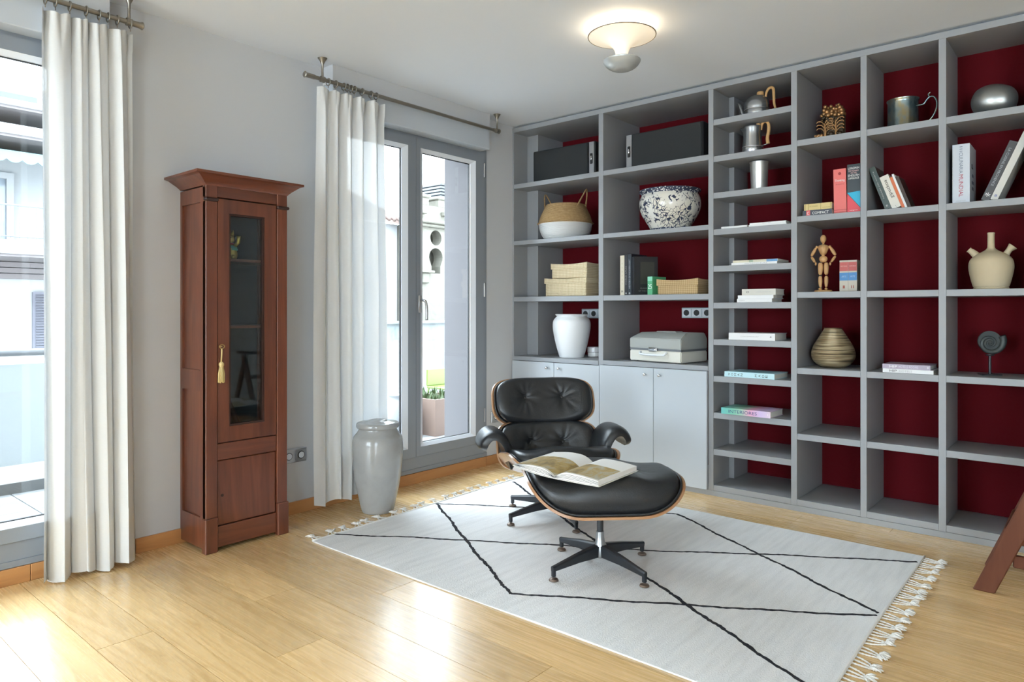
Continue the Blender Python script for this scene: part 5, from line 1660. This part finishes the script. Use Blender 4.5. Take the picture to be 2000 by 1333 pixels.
bm = mb(); tube(bm, [(0.056, 0, 0.052), (0.098, 0, 0.060)], 0.0035, 8); obj('handle_bracket', bm, M['pewter'], t, True)
# tumbler
t = thing('tumbler', 'tall plain brushed metal tumbler on the third narrow shelf', 'tumbler', (-1.613, 4.215, 1.879))
bm = mb(); lathe(bm, [(0.044, 0), (0.047, 0.003), (0.0545, 0.176), (0.0565, 0.180), (0.053, 0.180), (0.051, 0.17), (0.046, 0.02)], 40); obj('body', bm, mat('brushed_tin', (0.58, 0.57, 0.55), 0.38, 0.8), t, 30)
bm = mb(); lathe(bm, [(0.0575, 0.177), (0.0575, 0.182)], 40, cap0=False, cap1=False); obj('rim', bm, M['steel'], t, 40)

def lying(label, x0, x1, y, zb, t, d, cover, group=None, rotz=0.0, texts=(), bands=(), soft=False):
    return book(label, (x0, y, zb + t), t, x1 - x0, d, cover, group, lying=True, rotz=rotz, texts=texts, bands=bands, soft=soft)
WC = cloth_mat('white_book_cover', (0.74, 0.745, 0.75), 0.4)
WC2 = cloth_mat('off_white_book_cover', (0.60, 0.585, 0.53), 0.5)
GI = ink('palegrey', (0.42, 0.42, 0.42))
lying('thin white paperback lying beneath the tumbler shelf, nearer the window', -1.795, -1.632, 4.075, 1.6522, 0.012, 0.13, WC, soft=True)
lying('thin white magazine lying beside the thin paperback', -1.622, -1.400, 4.072, 1.6522, 0.009, 0.16, WC, soft=True)
lying('thin white book resting on the white magazine', -1.618, -1.404, 4.078, 1.6617, 0.011, 0.155, cloth_mat('snow_cover', (0.80, 0.80, 0.79), 0.4), texts=(('NOTES', 0.10, 0.05, 0.004, GI, 'up'),), soft=True)
lying('slim white book under the cream and blue one', -1.728, -1.452, 4.070, 1.4255, 0.013, 0.18, WC, texts=(('ARCHITECTURE', 0.15, 0.14, 0.006, GI, 'up'),), soft=True)
lying('slim cream book with a blue end lying on a white one', -1.722, -1.450, 4.078, 1.4390, 0.014, 0.18, cloth_mat('cream_spine', (0.66, 0.62, 0.47), 0.45), bands=((0.205, 0.270, cloth_mat('sky_blue_band', (0.12, 0.30, 0.55), 0.4)), (0.10, 0.125, cloth_mat('sage_band', (0.35, 0.45, 0.30), 0.4))), texts=(('LANDSCAPE AND PAINTING', 0.16, 0.14, 0.004, GI, 'up'),), soft=True)
G3 = 'stack of three pale books on a narrow shelf'
lying('white book at the bottom of the three-book stack', -1.694, -1.482, 4.072, 1.1988, 0.021, 0.17, WC, G3, texts=(('ESSAYS', 0.03, 0.035, 0.006, GI, 'up'),))
lying('white book in the middle of the three-book stack', -1.690, -1.476, 4.076, 1.2203, 0.021, 0.17, WC, G3, rotz=R(0.6))
lying('thick cream book on top of the three-book stack', -1.664, -1.462, 4.074, 1.2418, 0.036, 0.15, WC2, G3, texts=(('XX', 0.035, 0.02, 0.012, BLACK_INK, 'up'), ('CERAMICA', 0.13, 0.09, 0.005, GI, 'up')))
lying('single thick white book with a small black mark on its spine', -1.744, -1.463, 4.068, 0.9718, 0.042, 0.20, WC, texts=(('CONTEMPORARY', 0.13, 0.11, 0.006, GI, 'up'), ('4', 0.255, 0.010, 0.012, BLACK_INK, 'up')))
# pale blue book: stacked letters turned sideways
t = lying('pale blue hardback whose spine letters lie on their side', -1.772, -1.463, 4.070, 0.7452, 0.032, 0.21, cloth_mat('ice_blue_cover', (0.50, 0.72, 0.78), 0.35), rotz=R(-2))
# spine is the local -y face: x is down, z runs along the shelf
for i, (ch_, zc) in enumerate(zip('WOMAN', (0.030, 0.050, 0.070, 0.090, 0.110))):
    text(t, ch_, (0.0165, -0.0006, zc), (-1, 0, 0), (0, 0, -1), 0.015, 0.013, BLACK_INK)
for i, (ch_, zc) in enumerate(zip('MADE', (0.198, 0.220, 0.242, 0.262))):
    text(t, ch_, (0.0165, -0.0006, zc), (-1, 0, 0), (0, 0, -1), 0.015, 0.013, BLACK_INK)
bm = mb(); box(bm, -0.0004, 0.0, 0.01, 0.20, 0.05, 0.27); obj('cover_print', bm, cloth_mat('blue_cover_print', (0.24, 0.50, 0.56), 0.35), t)
# INTERIORES: cover fades from green to pink
m = M['rainbow'] = mat('green_to_pink_cover', (0.5, 0.5, 0.5), 0.35)
g_ = nd(m, 'ShaderNodeSeparateXYZ'); lk(m, coords(m, 'Object'), g_.inputs[0])
lk(m, ramp(m, math_(m, 'MULTIPLY', g_.outputs['Z'], 3.3), [(0.0, (0.14, 0.48, 0.46)), (0.25, (0.20, 0.52, 0.38)), (0.42, (0.36, 0.55, 0.42)), (0.58, (0.75, 0.38, 0.52)), (0.8, (0.62, 0.48, 0.72)), (1.0, (0.72, 0.58, 0.70))]), bsdf(m).inputs['Base Color'])
lying('hardback fading from green to pink with the title on its spine', -1.785, -1.482, 4.052, 0.5185, 0.037, 0.20, M['rainbow'], rotz=R(-1), texts=(('INTERIORES', 0.135, 0.175, 0.019, ink('navy', (0.05, 0.07, 0.20)), 'up'), ('I', 0.288, 0.003, 0.012, WHITE_INK, 'up')))

# ------------------------------------------------------------------ bay 4
# carved tree ornament
m = M['bronze'] = mat('dark_bronze_carving', (0.06, 0.04, 0.022), 0.35, 0.6)
M['gilt_edge'] = mat('gilded_highlights', (0.42, 0.23, 0.10), 0.35, 0.7)
t = thing('tree_carving', 'carved bronze-coloured tree ornament on a wooden base', 'ornament', (-1.190, 4.205, 2.1245), rotz=R(3))
bm = mb(); box(bm, -0.105, 0.105, -0.055, 0.055, 0, 0.010, 0.002); box(bm, -0.092, 0.092, -0.045, 0.045, 0.010, 0.018, 0.002); obj('base', bm, M['stool'], t)
bm = mb(); box(bm, -0.058, 0.070, 0.004, 0.030, 0.018, 0.185, 0.012); obj('back_slab', bm, M['bronze'], t)
rp = random.Random(21)
for (tx, hh) in ((-0.034, 0.085), (0.024, 0.100)):
    bm = mb()
    tube(bm, smooth_prof([(tx, -0.008, 0.018), (tx + 0.003, -0.012, 0.05), (tx - 0.002, -0.010, hh + 0.018)], 5), 0.006, 8, radii=[0.010 - 0.005 * k / 10 for k in range(11)])
    for k in range(7):
        s_ = -1 if k % 2 else 1
        z0_ = 0.04 + 0.010 * k
        tube(bm, smooth_prof([(tx, -0.010, z0_), (tx + s_ * 0.016, -0.013, z0_ + 0.022), (tx + s_ * 0.036, -0.012, z0_ + 0.026), (tx + s_ * 0.044, -0.010, z0_ + 0.018)], 4), 0.003, 6)
    obj('trunk', bm, M['gilt_edge'], t, True)
bm = mb()
for k in range(70):
    a_ = rp.uniform(0, PI); q = rp.uniform(0.2, 1)
    cx_ = 0.006 + 0.066 * q * math.cos(a_); cz_ = 0.135 + 0.072 * q * math.sin(a_)
    ball(bm, (cx_, rp.uniform(-0.022, 0.030), cz_), rp.uniform(0.009, 0.016), 1)
obj('crown', bm, M['gilt_edge'], t, True, kind='stuff')
bm = mb()
for k in range(22): ball(bm, (rp.uniform(-0.05, 0.07), -0.006, rp.uniform(0.10, 0.14)), rp.uniform(0.008, 0.013), 1)
obj('under_leaves', bm, M['bronze'], t, True, kind='stuff')
for (cx_, r_) in ((-0.072, 0.013), (-0.052, 0.014), (0.0, 0.017), (0.048, 0.015)):
    bm = mb(); ball(bm, (cx_, -0.018, 0.018 + r_ * 0.9), r_, 2, (1, 0.8, 1)); ball(bm, (cx_ - r_ * 0.8, -0.022, 0.018 + r_ * 1.2), r_ * 0.55, 2); obj('small_animal', bm, M['gilt_edge'] if r_ < 0.015 else M['bronze'], t, True)

lying('dark blue-grey paperback lettered COMPACT, lying under the gold book', -1.319, -1.160, 4.105, 1.6885, 0.034, 0.13, cloth_mat('slate_blue_cover', (0.05, 0.055, 0.075), 0.4),
      texts=(('COMPACT', (0.52, 0.098), 0.088, 0.015, WHITE_INK, 'up'), ('C', (0.5, 0.031), 0.012, 0.016, WHITE_INK, 'up')), bands=((0.021, 0.042, cloth_mat('coral_band', (0.75, 0.12, 0.12), 0.4)),))
lying('gold paperback lying on the COMPACT one', -1.312, -1.163, 4.110, 1.7230, 0.036, 0.12, cloth_mat('gold_cover', (0.66, 0.52, 0.22), 0.4),
      texts=(('DICCIONARIO', (0.42, 0.052), 0.045, 0.008, ink('olive', (0.30, 0.22, 0.05)), 'up'), ('VOX', (0.72, 0.120), 0.045, 0.005, ink('olive', (0.30, 0.22, 0.05)), 'up')), bands=((0.006, 0.008, ink('olive', (0.3, 0.22, 0.05))), (0.024, 0.026, ink('olive', (0.3, 0.22, 0.05))), (0.090, 0.092, ink('olive', (0.3, 0.22, 0.05))), (0.142, 0.144, ink('olive', (0.3, 0.22, 0.05)))))
t = book('coral red dictionary standing between the gold book and the dark one', (-1.154, 4.125, 1.6885), 0.066, 0.252, 0.17, cloth_mat('coral_cover', (0.78, 0.16, 0.14), 0.4), None, lean=R(-1),
     texts=(('Thinking', 0.186, 0.052, 0.017, WHITE_INK, 'flat'), ('dictionary', 0.166, 0.044, 0.007, ink('maroon', (0.35, 0.04, 0.04)), 'flat')), bands=((0.010, 0.012, ink('maroon', (0.35, 0.04, 0.04))), (0.022, 0.024, ink('maroon', (0.35, 0.04, 0.04)))))
bm = mb(); lathe(bm, [(0.008, 0), (0.008, 0.0006)], 16); bm.transform(Matrix.Translation((0.033, -0.0001, 0.226)) @ Matrix.Rotation(R(90), 4, 'X')); obj('emblem', bm, ink('maroon', (0.35, 0.04, 0.04)), t)
t = book('thick dark dictionary with a blue and red cut at the foot of its spine', (-1.083, 4.115, 1.6885), 0.067, 0.268, 0.19, cloth_mat('petrol_black_cover', (0.022, 0.035, 0.045), 0.35), None,
     texts=(('LONGMAN', 0.246, 0.056, 0.012, WHITE_INK, 'flat'), ('DICTIONARY', 0.231, 0.052, 0.009, ink('rose', (0.75, 0.45, 0.45)), 'flat'), ('OF THE', 0.219, 0.03, 0.007, ink('rose', (0.75, 0.45, 0.45)), 'flat'), ('ENGLISH', 0.206, 0.056, 0.012, WHITE_INK, 'flat'), ('LANGUAGE', 0.191, 0.054, 0.011, WHITE_INK, 'flat')))
bm = mb(); prism(bm, [(0.0, 0.112), (0.067, 0.118), (0.067, 0.028)], 1, -0.0005, 0.0); obj('spine_band', bm, cloth_mat('cyan_print', (0.0, 0.42, 0.65), 0.35), t)
bm = mb(); prism(bm, [(0.0, 0.001), (0.0, 0.108), (0.067, 0.024), (0.067, 0.001)], 1, -0.0005, 0.0); obj('spine_band', bm, cloth_mat('scarlet_print', (0.75, 0.05, 0.07), 0.35), t)
text(t, 'Longman', (0.034, -0.0012, 0.014), (1, 0, 0), (0, 0, 1), 0.040, 0.006, WHITE_INK)

# artist's mannequin
t = thing('artist_mannequin', 'jointed wooden artist mannequin with hands on hips on a round base', 'mannequin', (-1.238, 4.215, 1.2555), rotz=R(12))
PW = M['pine']
def seg(nm, p0, p1, r0, r1, rm=None, parent=t):
    p0, p1 = Vector(p0), Vector(p1); N = 10
    pts = [p0.lerp(p1, k / N) for k in range(N + 1)]
    rm = rm or max(r0, r1) * 1.15
    rad = [(r0 * (1 - k / N) + r1 * (k / N)) + (rm - (r0 + r1) / 2) * math.sin(PI * k / N) ** 1.0 for k in range(N + 1)]
    rad[0] *= 0.6; rad[-1] *= 0.6
    bm = mb(); tube(bm, pts, r0, 14, radii=rad)
    return obj(nm, bm, PW, parent, True)
bm = mb(); lathe(bm, [(0.046, 0), (0.048, 0.003), (0.048, 0.009), (0.044, 0.012)], 36, (0, 0, 0)); obj('base', bm, M['cane'], t, 40)
for s in (-1, 1):
    bm = mb(); ball(bm, (s * 0.016, -0.008, 0.019), 0.013, 2, (0.75, 1.5, 0.55)); obj('foot', bm, M['cane'], t, True)
    seg('lower_leg', (s * 0.015, 0, 0.026), (s * 0.016, -0.002, 0.094), 0.006, 0.009, 0.011)
    seg('upper_leg', (s * 0.016, -0.002, 0.100), (s * 0.015, 0, 0.172), 0.009, 0.011, 0.0135)
    bm = mb(); ball(bm, (s * 0.034, -0.002, 0.262), 0.0085, 2); obj('shoulder_joint', bm, PW, t, True)
    seg('upper_arm', (s * 0.037, -0.002, 0.260), (s * 0.064, 0.004, 0.212), 0.006, 0.007, 0.0095)
    seg('forearm', (s * 0.064, 0.003, 0.208), (s * 0.042, -0.018, 0.172), 0.006, 0.005, 0.008)
    bm = mb(); ball(bm, (s * 0.038, -0.022, 0.163), 0.008, 2, (0.7, 0.8, 1.3)); obj('hand', bm, PW, t, True)
bm = mb(); ball(bm, (0, 0, 0.192), 0.020, 3, (1.15, 0.8, 1.0)); obj('pelvis', bm, PW, t, True)
bm = mb(); ball(bm, (0, 0, 0.216), 0.010, 2); obj('waist_joint', bm, PW, t, True)
bm = mb(); tube(bm, [(0, 0, 0.218), (0, 0, 0.235), (0, 0, 0.255), (0, 0, 0.270), (0, 0, 0.276)], 0.02, 18, radii=[0.014, 0.022, 0.029, 0.024, 0.009]); obj('chest', bm, PW, t, True)
bm = mb(); tube(bm, [(0, 0, 0.274), (0, 0, 0.288)], 0.006, 12); obj('neck', bm, PW, t, True)
bm = mb(); ball(bm, (0, -0.003, 0.308), 0.019, 3, (0.86, 0.92, 1.28)); obj('head', bm, PW, t, True)

OLD = cloth_mat('aged_white_spine', (0.55, 0.50, 0.42), 0.6)
RB, BB = cloth_mat('faded_red_band', (0.50, 0.10, 0.09), 0.5), cloth_mat('cobalt_band', (0.05, 0.22, 0.50), 0.45)
for k, lb in enumerate(('striped volume I of a red, blue and white pair beside the mannequin', 'striped volume II of a red, blue and white pair, nearer the upright')):
    book(lb, (-1.132 + 0.0455 * k, 4.150, 1.2555), 0.045, 0.175, 0.14, OLD, 'pair of striped volumes', bands=((0.115, 0.165, RB), (0.062, 0.106, BB)),
         texts=((('I', 'II')[k], 0.026, 0.010 + 0.004 * k, 0.016, ink('oldred', (0.35, 0.08, 0.05)), 'flat'), ('HISTORIA', 0.142, 0.034, 0.007, ink('palerose', (0.72, 0.45, 0.40)), 'flat'), ('ARTE', 0.084, 0.024, 0.010, ink('paleblue', (0.35, 0.50, 0.70)), 'flat')))

# ribbed bulb vase
m = M['ribbed'] = mat('ribbed_gold_brown_glaze', (0.45, 0.35, 0.22), 0.3, 0.35)
v = coords(m, 'Object', (1, 1, 1))
n1 = noise(m, coords(m, 'Object', (2.2, 2.2, 110)), 1.5, 3, 0.6)
lk(m, ramp(m, n1, [(0.36, (0.06, 0.042, 0.025)), (0.47, (0.30, 0.22, 0.12)), (0.56, (0.58, 0.48, 0.30)), (0.68, (0.24, 0.12, 0.05))]), bsdf(m).inputs['Base Color'])
bump(m, wave(m, v, 70, 0.5, 'Z'), 0.5, 0.004)
t = thing('bulb_vase', 'squat bulb-shaped vase with horizontal gold and brown ribs', 'vase', (-1.190, 4.235, 0.8215))
bm = mb(); lathe(bm, smooth_prof([(0.052, 0), (0.072, 0.006), (0.104, 0.034), (0.118, 0.072), (0.108, 0.118), (0.080, 0.168), (0.056, 0.208), (0.047, 0.222), (0.050, 0.226), (0.044, 0.226), (0.040, 0.21)], 6), 56); obj('body', bm, M['ribbed'], t, True)

# ------------------------------------------------------------------ bay 5
m = M['tarnish'] = mat('tarnished_silver', (0.32, 0.38, 0.40), 0.25, 0.95)
n1 = noise(m, coords(m, 'Object', (1, 1, 0.6)), 18, 4, 0.6)
lk(m, ramp(m, n1, [(0.35, (0.16, 0.24, 0.27)), (0.5, (0.30, 0.36, 0.36)), (0.65, (0.40, 0.34, 0.20))]), bsdf(m).inputs['Base Color'])
t = thing('tankard', 'tarnished silver tankard with a curled handle', 'tankard', (-0.832, 4.235, 2.1245), rotz=R(-8))
bm = mb(); lathe(bm, [(0.076, 0), (0.079, 0.004), (0.075, 0.012), (0.074, 0.150), (0.075, 0.158), (0.079, 0.163), (0.079, 0.168), (0.073, 0.168), (0.070, 0.15), (0.070, 0.01)], 44); obj('body', bm, M['tarnish'], t, 40)
bm = mb(); tube(bm, smooth_prof([(0.073, 0, 0.125), (0.100, 0, 0.125), (0.112, 0, 0.140), (0.130, 0, 0.156), (0.150, 0, 0.152), (0.163, 0, 0.125), (0.160, 0, 0.085), (0.140, 0, 0.045), (0.110, 0, 0.022), (0.073, 0, 0.035)], 5), 0.0045, 10); tube(bm, smooth_prof([(0.128, 0, 0.156), (0.124, 0, 0.172), (0.134, 0, 0.180)], 4), 0.004, 8); obj('handle', bm, M['tarnish'], t, True)
ln = R(-19.5)
G5 = 'books leaning against the upright in the fifth bay'
bx = -0.893
def lb(label, t_, h_, d_, cov, texts=(), bands=(), soft=False):
    global bx
    o = book(label, (bx, 4.112, 1.6885), t_, h_, d_, cov, G5, lean=ln, texts=texts, bands=bands, soft=soft)
    bx += t_ / math.cos(ln) + 0.0006
    return o
lb('tall dark green hardback leaning against the upright', 0.032, 0.245, 0.185, cloth_mat('dark_green_cover', (0.035, 0.06, 0.055), 0.35), texts=(('PAISAJES DEL NORTE', 0.14, 0.16, 0.006, GI, 'up'), ('o', 0.018, 0.009, 0.009, WHITE_INK, 'flat')))
lb('white hardback lettered gipuzkoa leaning on the dark green one', 0.043, 0.187, 0.16, cloth_mat('ivory_cover', (0.70, 0.67, 0.60), 0.45), texts=(('gipuzkoa', 0.110, 0.105, 0.022, BLACK_INK, 'up'), ('|', 0.010, 0.010, 0.001, BLACK_INK, 'up')))
lb('orange paperback leaning in the fifth bay', 0.014, 0.180, 0.14, cloth_mat('orange_cover', (0.62, 0.15, 0.05), 0.45), soft=True)
lb('thin white book leaning beside the orange paperback', 0.010, 0.196, 0.14, WC, soft=True)
lb('dark brown book, last of the leaning row', 0.016, 0.180, 0.145, BR, soft=True)
G5b = 'two flat books lettered HIP'
lying('white flat book lettered HIP under a mauve one', -0.898, -0.664, 4.080, 0.8215, 0.020, 0.19, WC, G5b, texts=(('HIP', (0.5, 0.050), 0.034, 0.012, BLACK_INK, 'up'), ('HOTELS', (0.5, 0.108), 0.060, 0.010, GI, 'up')))
lying('mauve flat book lettered HIP on top of the white one', -0.900, -0.678, 4.084, 0.8420, 0.024, 0.19, cloth_mat('mauve_cover', (0.38, 0.33, 0.42), 0.4), G5b, texts=(('HIP', (0.5, 0.052), 0.036, 0.014, WHITE_INK, 'up'), ('HOTELS ROOMS', (0.5, 0.122), 0.090, 0.012, ink('lilac', (0.66, 0.62, 0.72)), 'up'), ('H', (0.5, 0.212), 0.008, 0.012, WHITE_INK, 'up')))

# ------------------------------------------------------------------ bay 6
t = thing('metal_egg', 'smooth brushed silver egg-shaped ornament lying on its side', 'ornament', (-0.424, 4.24, 2.1245))
bm = mb()
rows = smooth_prof([(0.004, -0.099), (0.040, -0.090), (0.070, -0.060), (0.083, -0.010), (0.078, 0.040), (0.055, 0.080), (0.024, 0.096), (0.003, 0.099)], 6)
lathe(bm, rows, 44)
bm.transform(Matrix.Translation((0, 0, 0.084)) @ Matrix.Rotation(R(10), 4, 'Y') @ Matrix.Rotation(R(90), 4, 'Y') @ Matrix.Rotation(R(180), 4, 'X'))
zmin = min(vv.co.z for vv in bm.verts); bmesh.ops.translate(bm, verts=bm.verts, vec=(0, 0, -zmin))
obj('body', bm, mat('satin_silver', (0.42, 0.43, 0.42), 0.36, 0.9), t, True)
t = book('very thick white cookery book lettered CULINARIA MUNDIAL', (-0.587, 4.118, 1.6885), 0.074, 0.300, 0.215, cloth_mat('cool_white_cover', (0.56, 0.60, 0.66), 0.35), None,
     texts=(('CULINARIA', 0.205, 0.105, 0.016, ink('slate', (0.16, 0.19, 0.26)), 'down'), ('MUNDIAL', 0.090, 0.112, 0.018, ink('crimson', (0.42, 0.05, 0.08)), 'down'), ('KOENEMANN', 0.014, 0.040, 0.004, GI, 'flat'), ('|||', 0.275, 0.026, 0.012, ink('slate', (0.16, 0.19, 0.26)), 'down')))
for zc_, w__ in ((0.14, 0.05), (0.105, 0.07), (0.075, 0.06)):
    bm = mb(); box(bm, 0.0741, 0.0746, 0.10 - w__ / 2, 0.10 + w__ / 2, zc_, zc_ + 0.016); obj('cover_print', bm, ink('slate', (0.16, 0.19, 0.26)), t)
bm = mb(); prism(bm, [(0.06, 0.205), (0.085, 0.205), (0.082, 0.19), (0.105, 0.19), (0.105, 0.182), (0.060, 0.182)], 0, 0.0741, 0.0747); obj('cover_print', bm, BLACK_INK, t)
ln = R(23)
t1_, t2_ = 0.034, 0.030
book('dark grey hardback leaning to rest on the upright beside the white cookery book', (-0.467, 4.125, 1.6885 + t1_ * math.sin(ln)), t1_, 0.300, 0.20, cloth_mat('charcoal_cover', (0.055, 0.055, 0.058), 0.4), None, lean=ln,
     texts=(('LA CUISINE EN PROVENCE', 0.17, 0.19, 0.011, ink('silver', (0.35, 0.37, 0.40)), 'down'), ('*', 0.030, 0.022, 0.020, WHITE_INK, 'flat')))
book('tall cream hardback leaning over the dark grey one', (-0.467 + (t1_ + 0.001) / math.cos(ln), 4.125, 1.6885 + t2_ * math.sin(ln)), t2_, 0.340, 0.20, cloth_mat('ivory_grey_cover', (0.60, 0.59, 0.54), 0.4), None, lean=ln, texts=(('8', 0.022, 0.010, 0.012, ink('cobalt', (0.08, 0.10, 0.35)), 'flat'),))
# botijo
m = M['clay'] = mat('pale_clay', (0.56, 0.47, 0.31), 0.7)
lk(m, mixc(m, noise(m, coords(m, 'Object'), 8, 3), (0.52, 0.42, 0.27), (0.60, 0.51, 0.35)), bsdf(m).inputs['Base Color'])
t = thing('water_jug', 'pale clay water jug with a tall neck and two small spouts', 'jug', (-0.436, 4.225, 1.2555), rotz=R(8))
bm = mb(); lathe(bm, smooth_prof([(0.074, 0), (0.076, 0.006), (0.073, 0.012), (0.078, 0.020), (0.090, 0.070), (0.096, 0.115), (0.090, 0.150), (0.066, 0.176), (0.034, 0.194), (0.018, 0.208), (0.0155, 0.225), (0.0150, 0.270), (0.0165, 0.283), (0.014, 0.288), (0.009, 0.284)], 6), 48); obj('body', bm, M['clay'], t, True)
bm = mb(); tube(bm, smooth_prof([(-0.058, 0, 0.170), (-0.076, 0, 0.190), (-0.094, 0, 0.206)], 4), 0.012, 14, radii=[0.020 - 0.0085 * k / 8 + (0.004 if k == 8 else 0) for k in range(9)]); obj('small_spout', bm, M['clay'], t, True)
bm = mb(); tube(bm, smooth_prof([(0.058, 0, 0.168), (0.074, 0, 0.196), (0.090, 0, 0.215)], 4), 0.015, 14, radii=[0.018, 0.017, 0.015, 0.014, 0.014, 0.0155, 0.018, 0.0205, 0.0225]); obj('wide_spout', bm, M['clay'], t, True)
# spiral disc on a stand
m = M['patina'] = mat('dark_stone_patina', (0.06, 0.07, 0.07), 0.5, 0.3)
t = thing('spiral_sculpture', 'dark spiral shell disc mounted on a thin metal stand', 'sculpture', (-0.443, 4.245, 0.8215), rotz=R(25))
bm = mb(); box(bm, -0.045, 0.045, -0.030, 0.030, 0, 0.006, 0.001); obj('base', bm, M['dark_alu'], t)
bm = mb(); tube(bm, [(0, 0, 0.006), (0, 0, 0.100)], 0.0065, 12); lathe(bm, [(0.014, 0.098), (0.020, 0.102), (0.020, 0.105)], 20); obj('stem', bm, M['dark_alu'], t, 40)
bm = mb(); pts = []; rad = []
for k in range(110):
    a_ = k / 109 * 2 * PI * 2.6
    r_ = 0.064 * math.exp(-0.155 * a_)
    pts.append((r_ * math.cos(-a_ + 0.6), -0.004 * a_ / 8, 0.170 + r_ * math.sin(-a_ + 0.6))); rad.append(max(0.0025, r_ * 0.26))
pts = [p if True else p for p in pts]
tube(bm, pts, 0.01, 14, radii=rad)
zmin = min(vv.co.z for vv in bm.verts); bmesh.ops.translate(bm, verts=bm.verts, vec=(0, 0, 0.1055 - zmin))
obj('spiral', bm, M['patina'], t, True)
bm = mb(); lathe(bm, [(0.052, -0.006), (0.052, 0.006)], 32); bm.transform(Matrix.Translation((0, 0.006, 0.172)) @ Matrix.Rotation(R(90), 4, 'X')); obj('disc', bm, M['patina'], t, 30)

# ------------------------------------------------------------------ things behind the cabinet glass
t = book('silver-lettered dark book on the middle shelf of the wooden cabinet', (-3.262, 1.600, 1.0755), 0.024, 0.250, 0.16, cloth_mat('smoky_cover', (0.05, 0.055, 0.06), 0.4), None, rotz=R(90), texts=(('- I- I - I- -', 0.13, 0.22, 0.005, ink('silver2', (0.5, 0.52, 0.54)), 'up'),))
t.location = (-3.262, 1.628, 1.0755)
t = thing('bottle', 'small clear stoppered bottle at the bottom of the wooden cabinet', 'bottle', (-3.33, 1.655, 0.4785))
bm = mb(); lathe(bm, smooth_prof([(0.030, 0), (0.034, 0.01), (0.036, 0.12), (0.034, 0.20), (0.024, 0.26), (0.014, 0.30), (0.013, 0.33), (0.016, 0.335)], 5), 24); obj('body', bm, mat('green_grey_glass', (0.10, 0.14, 0.13), 0.1), t, True)
bm = mb(); lathe(bm, smooth_prof([(0.009, 0.336), (0.012, 0.35), (0.017, 0.375), (0.010, 0.40), (0.002, 0.405)], 5), 20); obj('stopper', bm, mat('grey_glass', (0.25, 0.28, 0.28), 0.1), t, True)
t = thing('carved_stick', 'dark carved stick leaning inside the wooden cabinet', 'stick', (-3.36, 1.66, 0.4785))
bm = mb(); tube(bm, [(0.055, 0.115, 0.008), (0.03, 0.075, 0.14), (0.0, 0.015, 0.33)], 0.01, 12, radii=[0.016, 0.014, 0.010]); obj('shaft', bm, M['groove'], t, True)
t = thing('photo_frame', 'white mounted photograph lying at the bottom of the wooden cabinet', 'photograph', (-3.300, 1.715, 0.4785), rotz=R(12))
bm = mb(); box(bm, -0.055, 0.055, -0.085, 0.085, 0.0, 0.004); obj('mount', bm, M['page_white'], t)
bm = mb(); box(bm, -0.030, 0.030, -0.060, 0.060, 0.004, 0.0046); obj('print', bm, mat('dim_print', (0.15, 0.14, 0.13), 0.5), t)
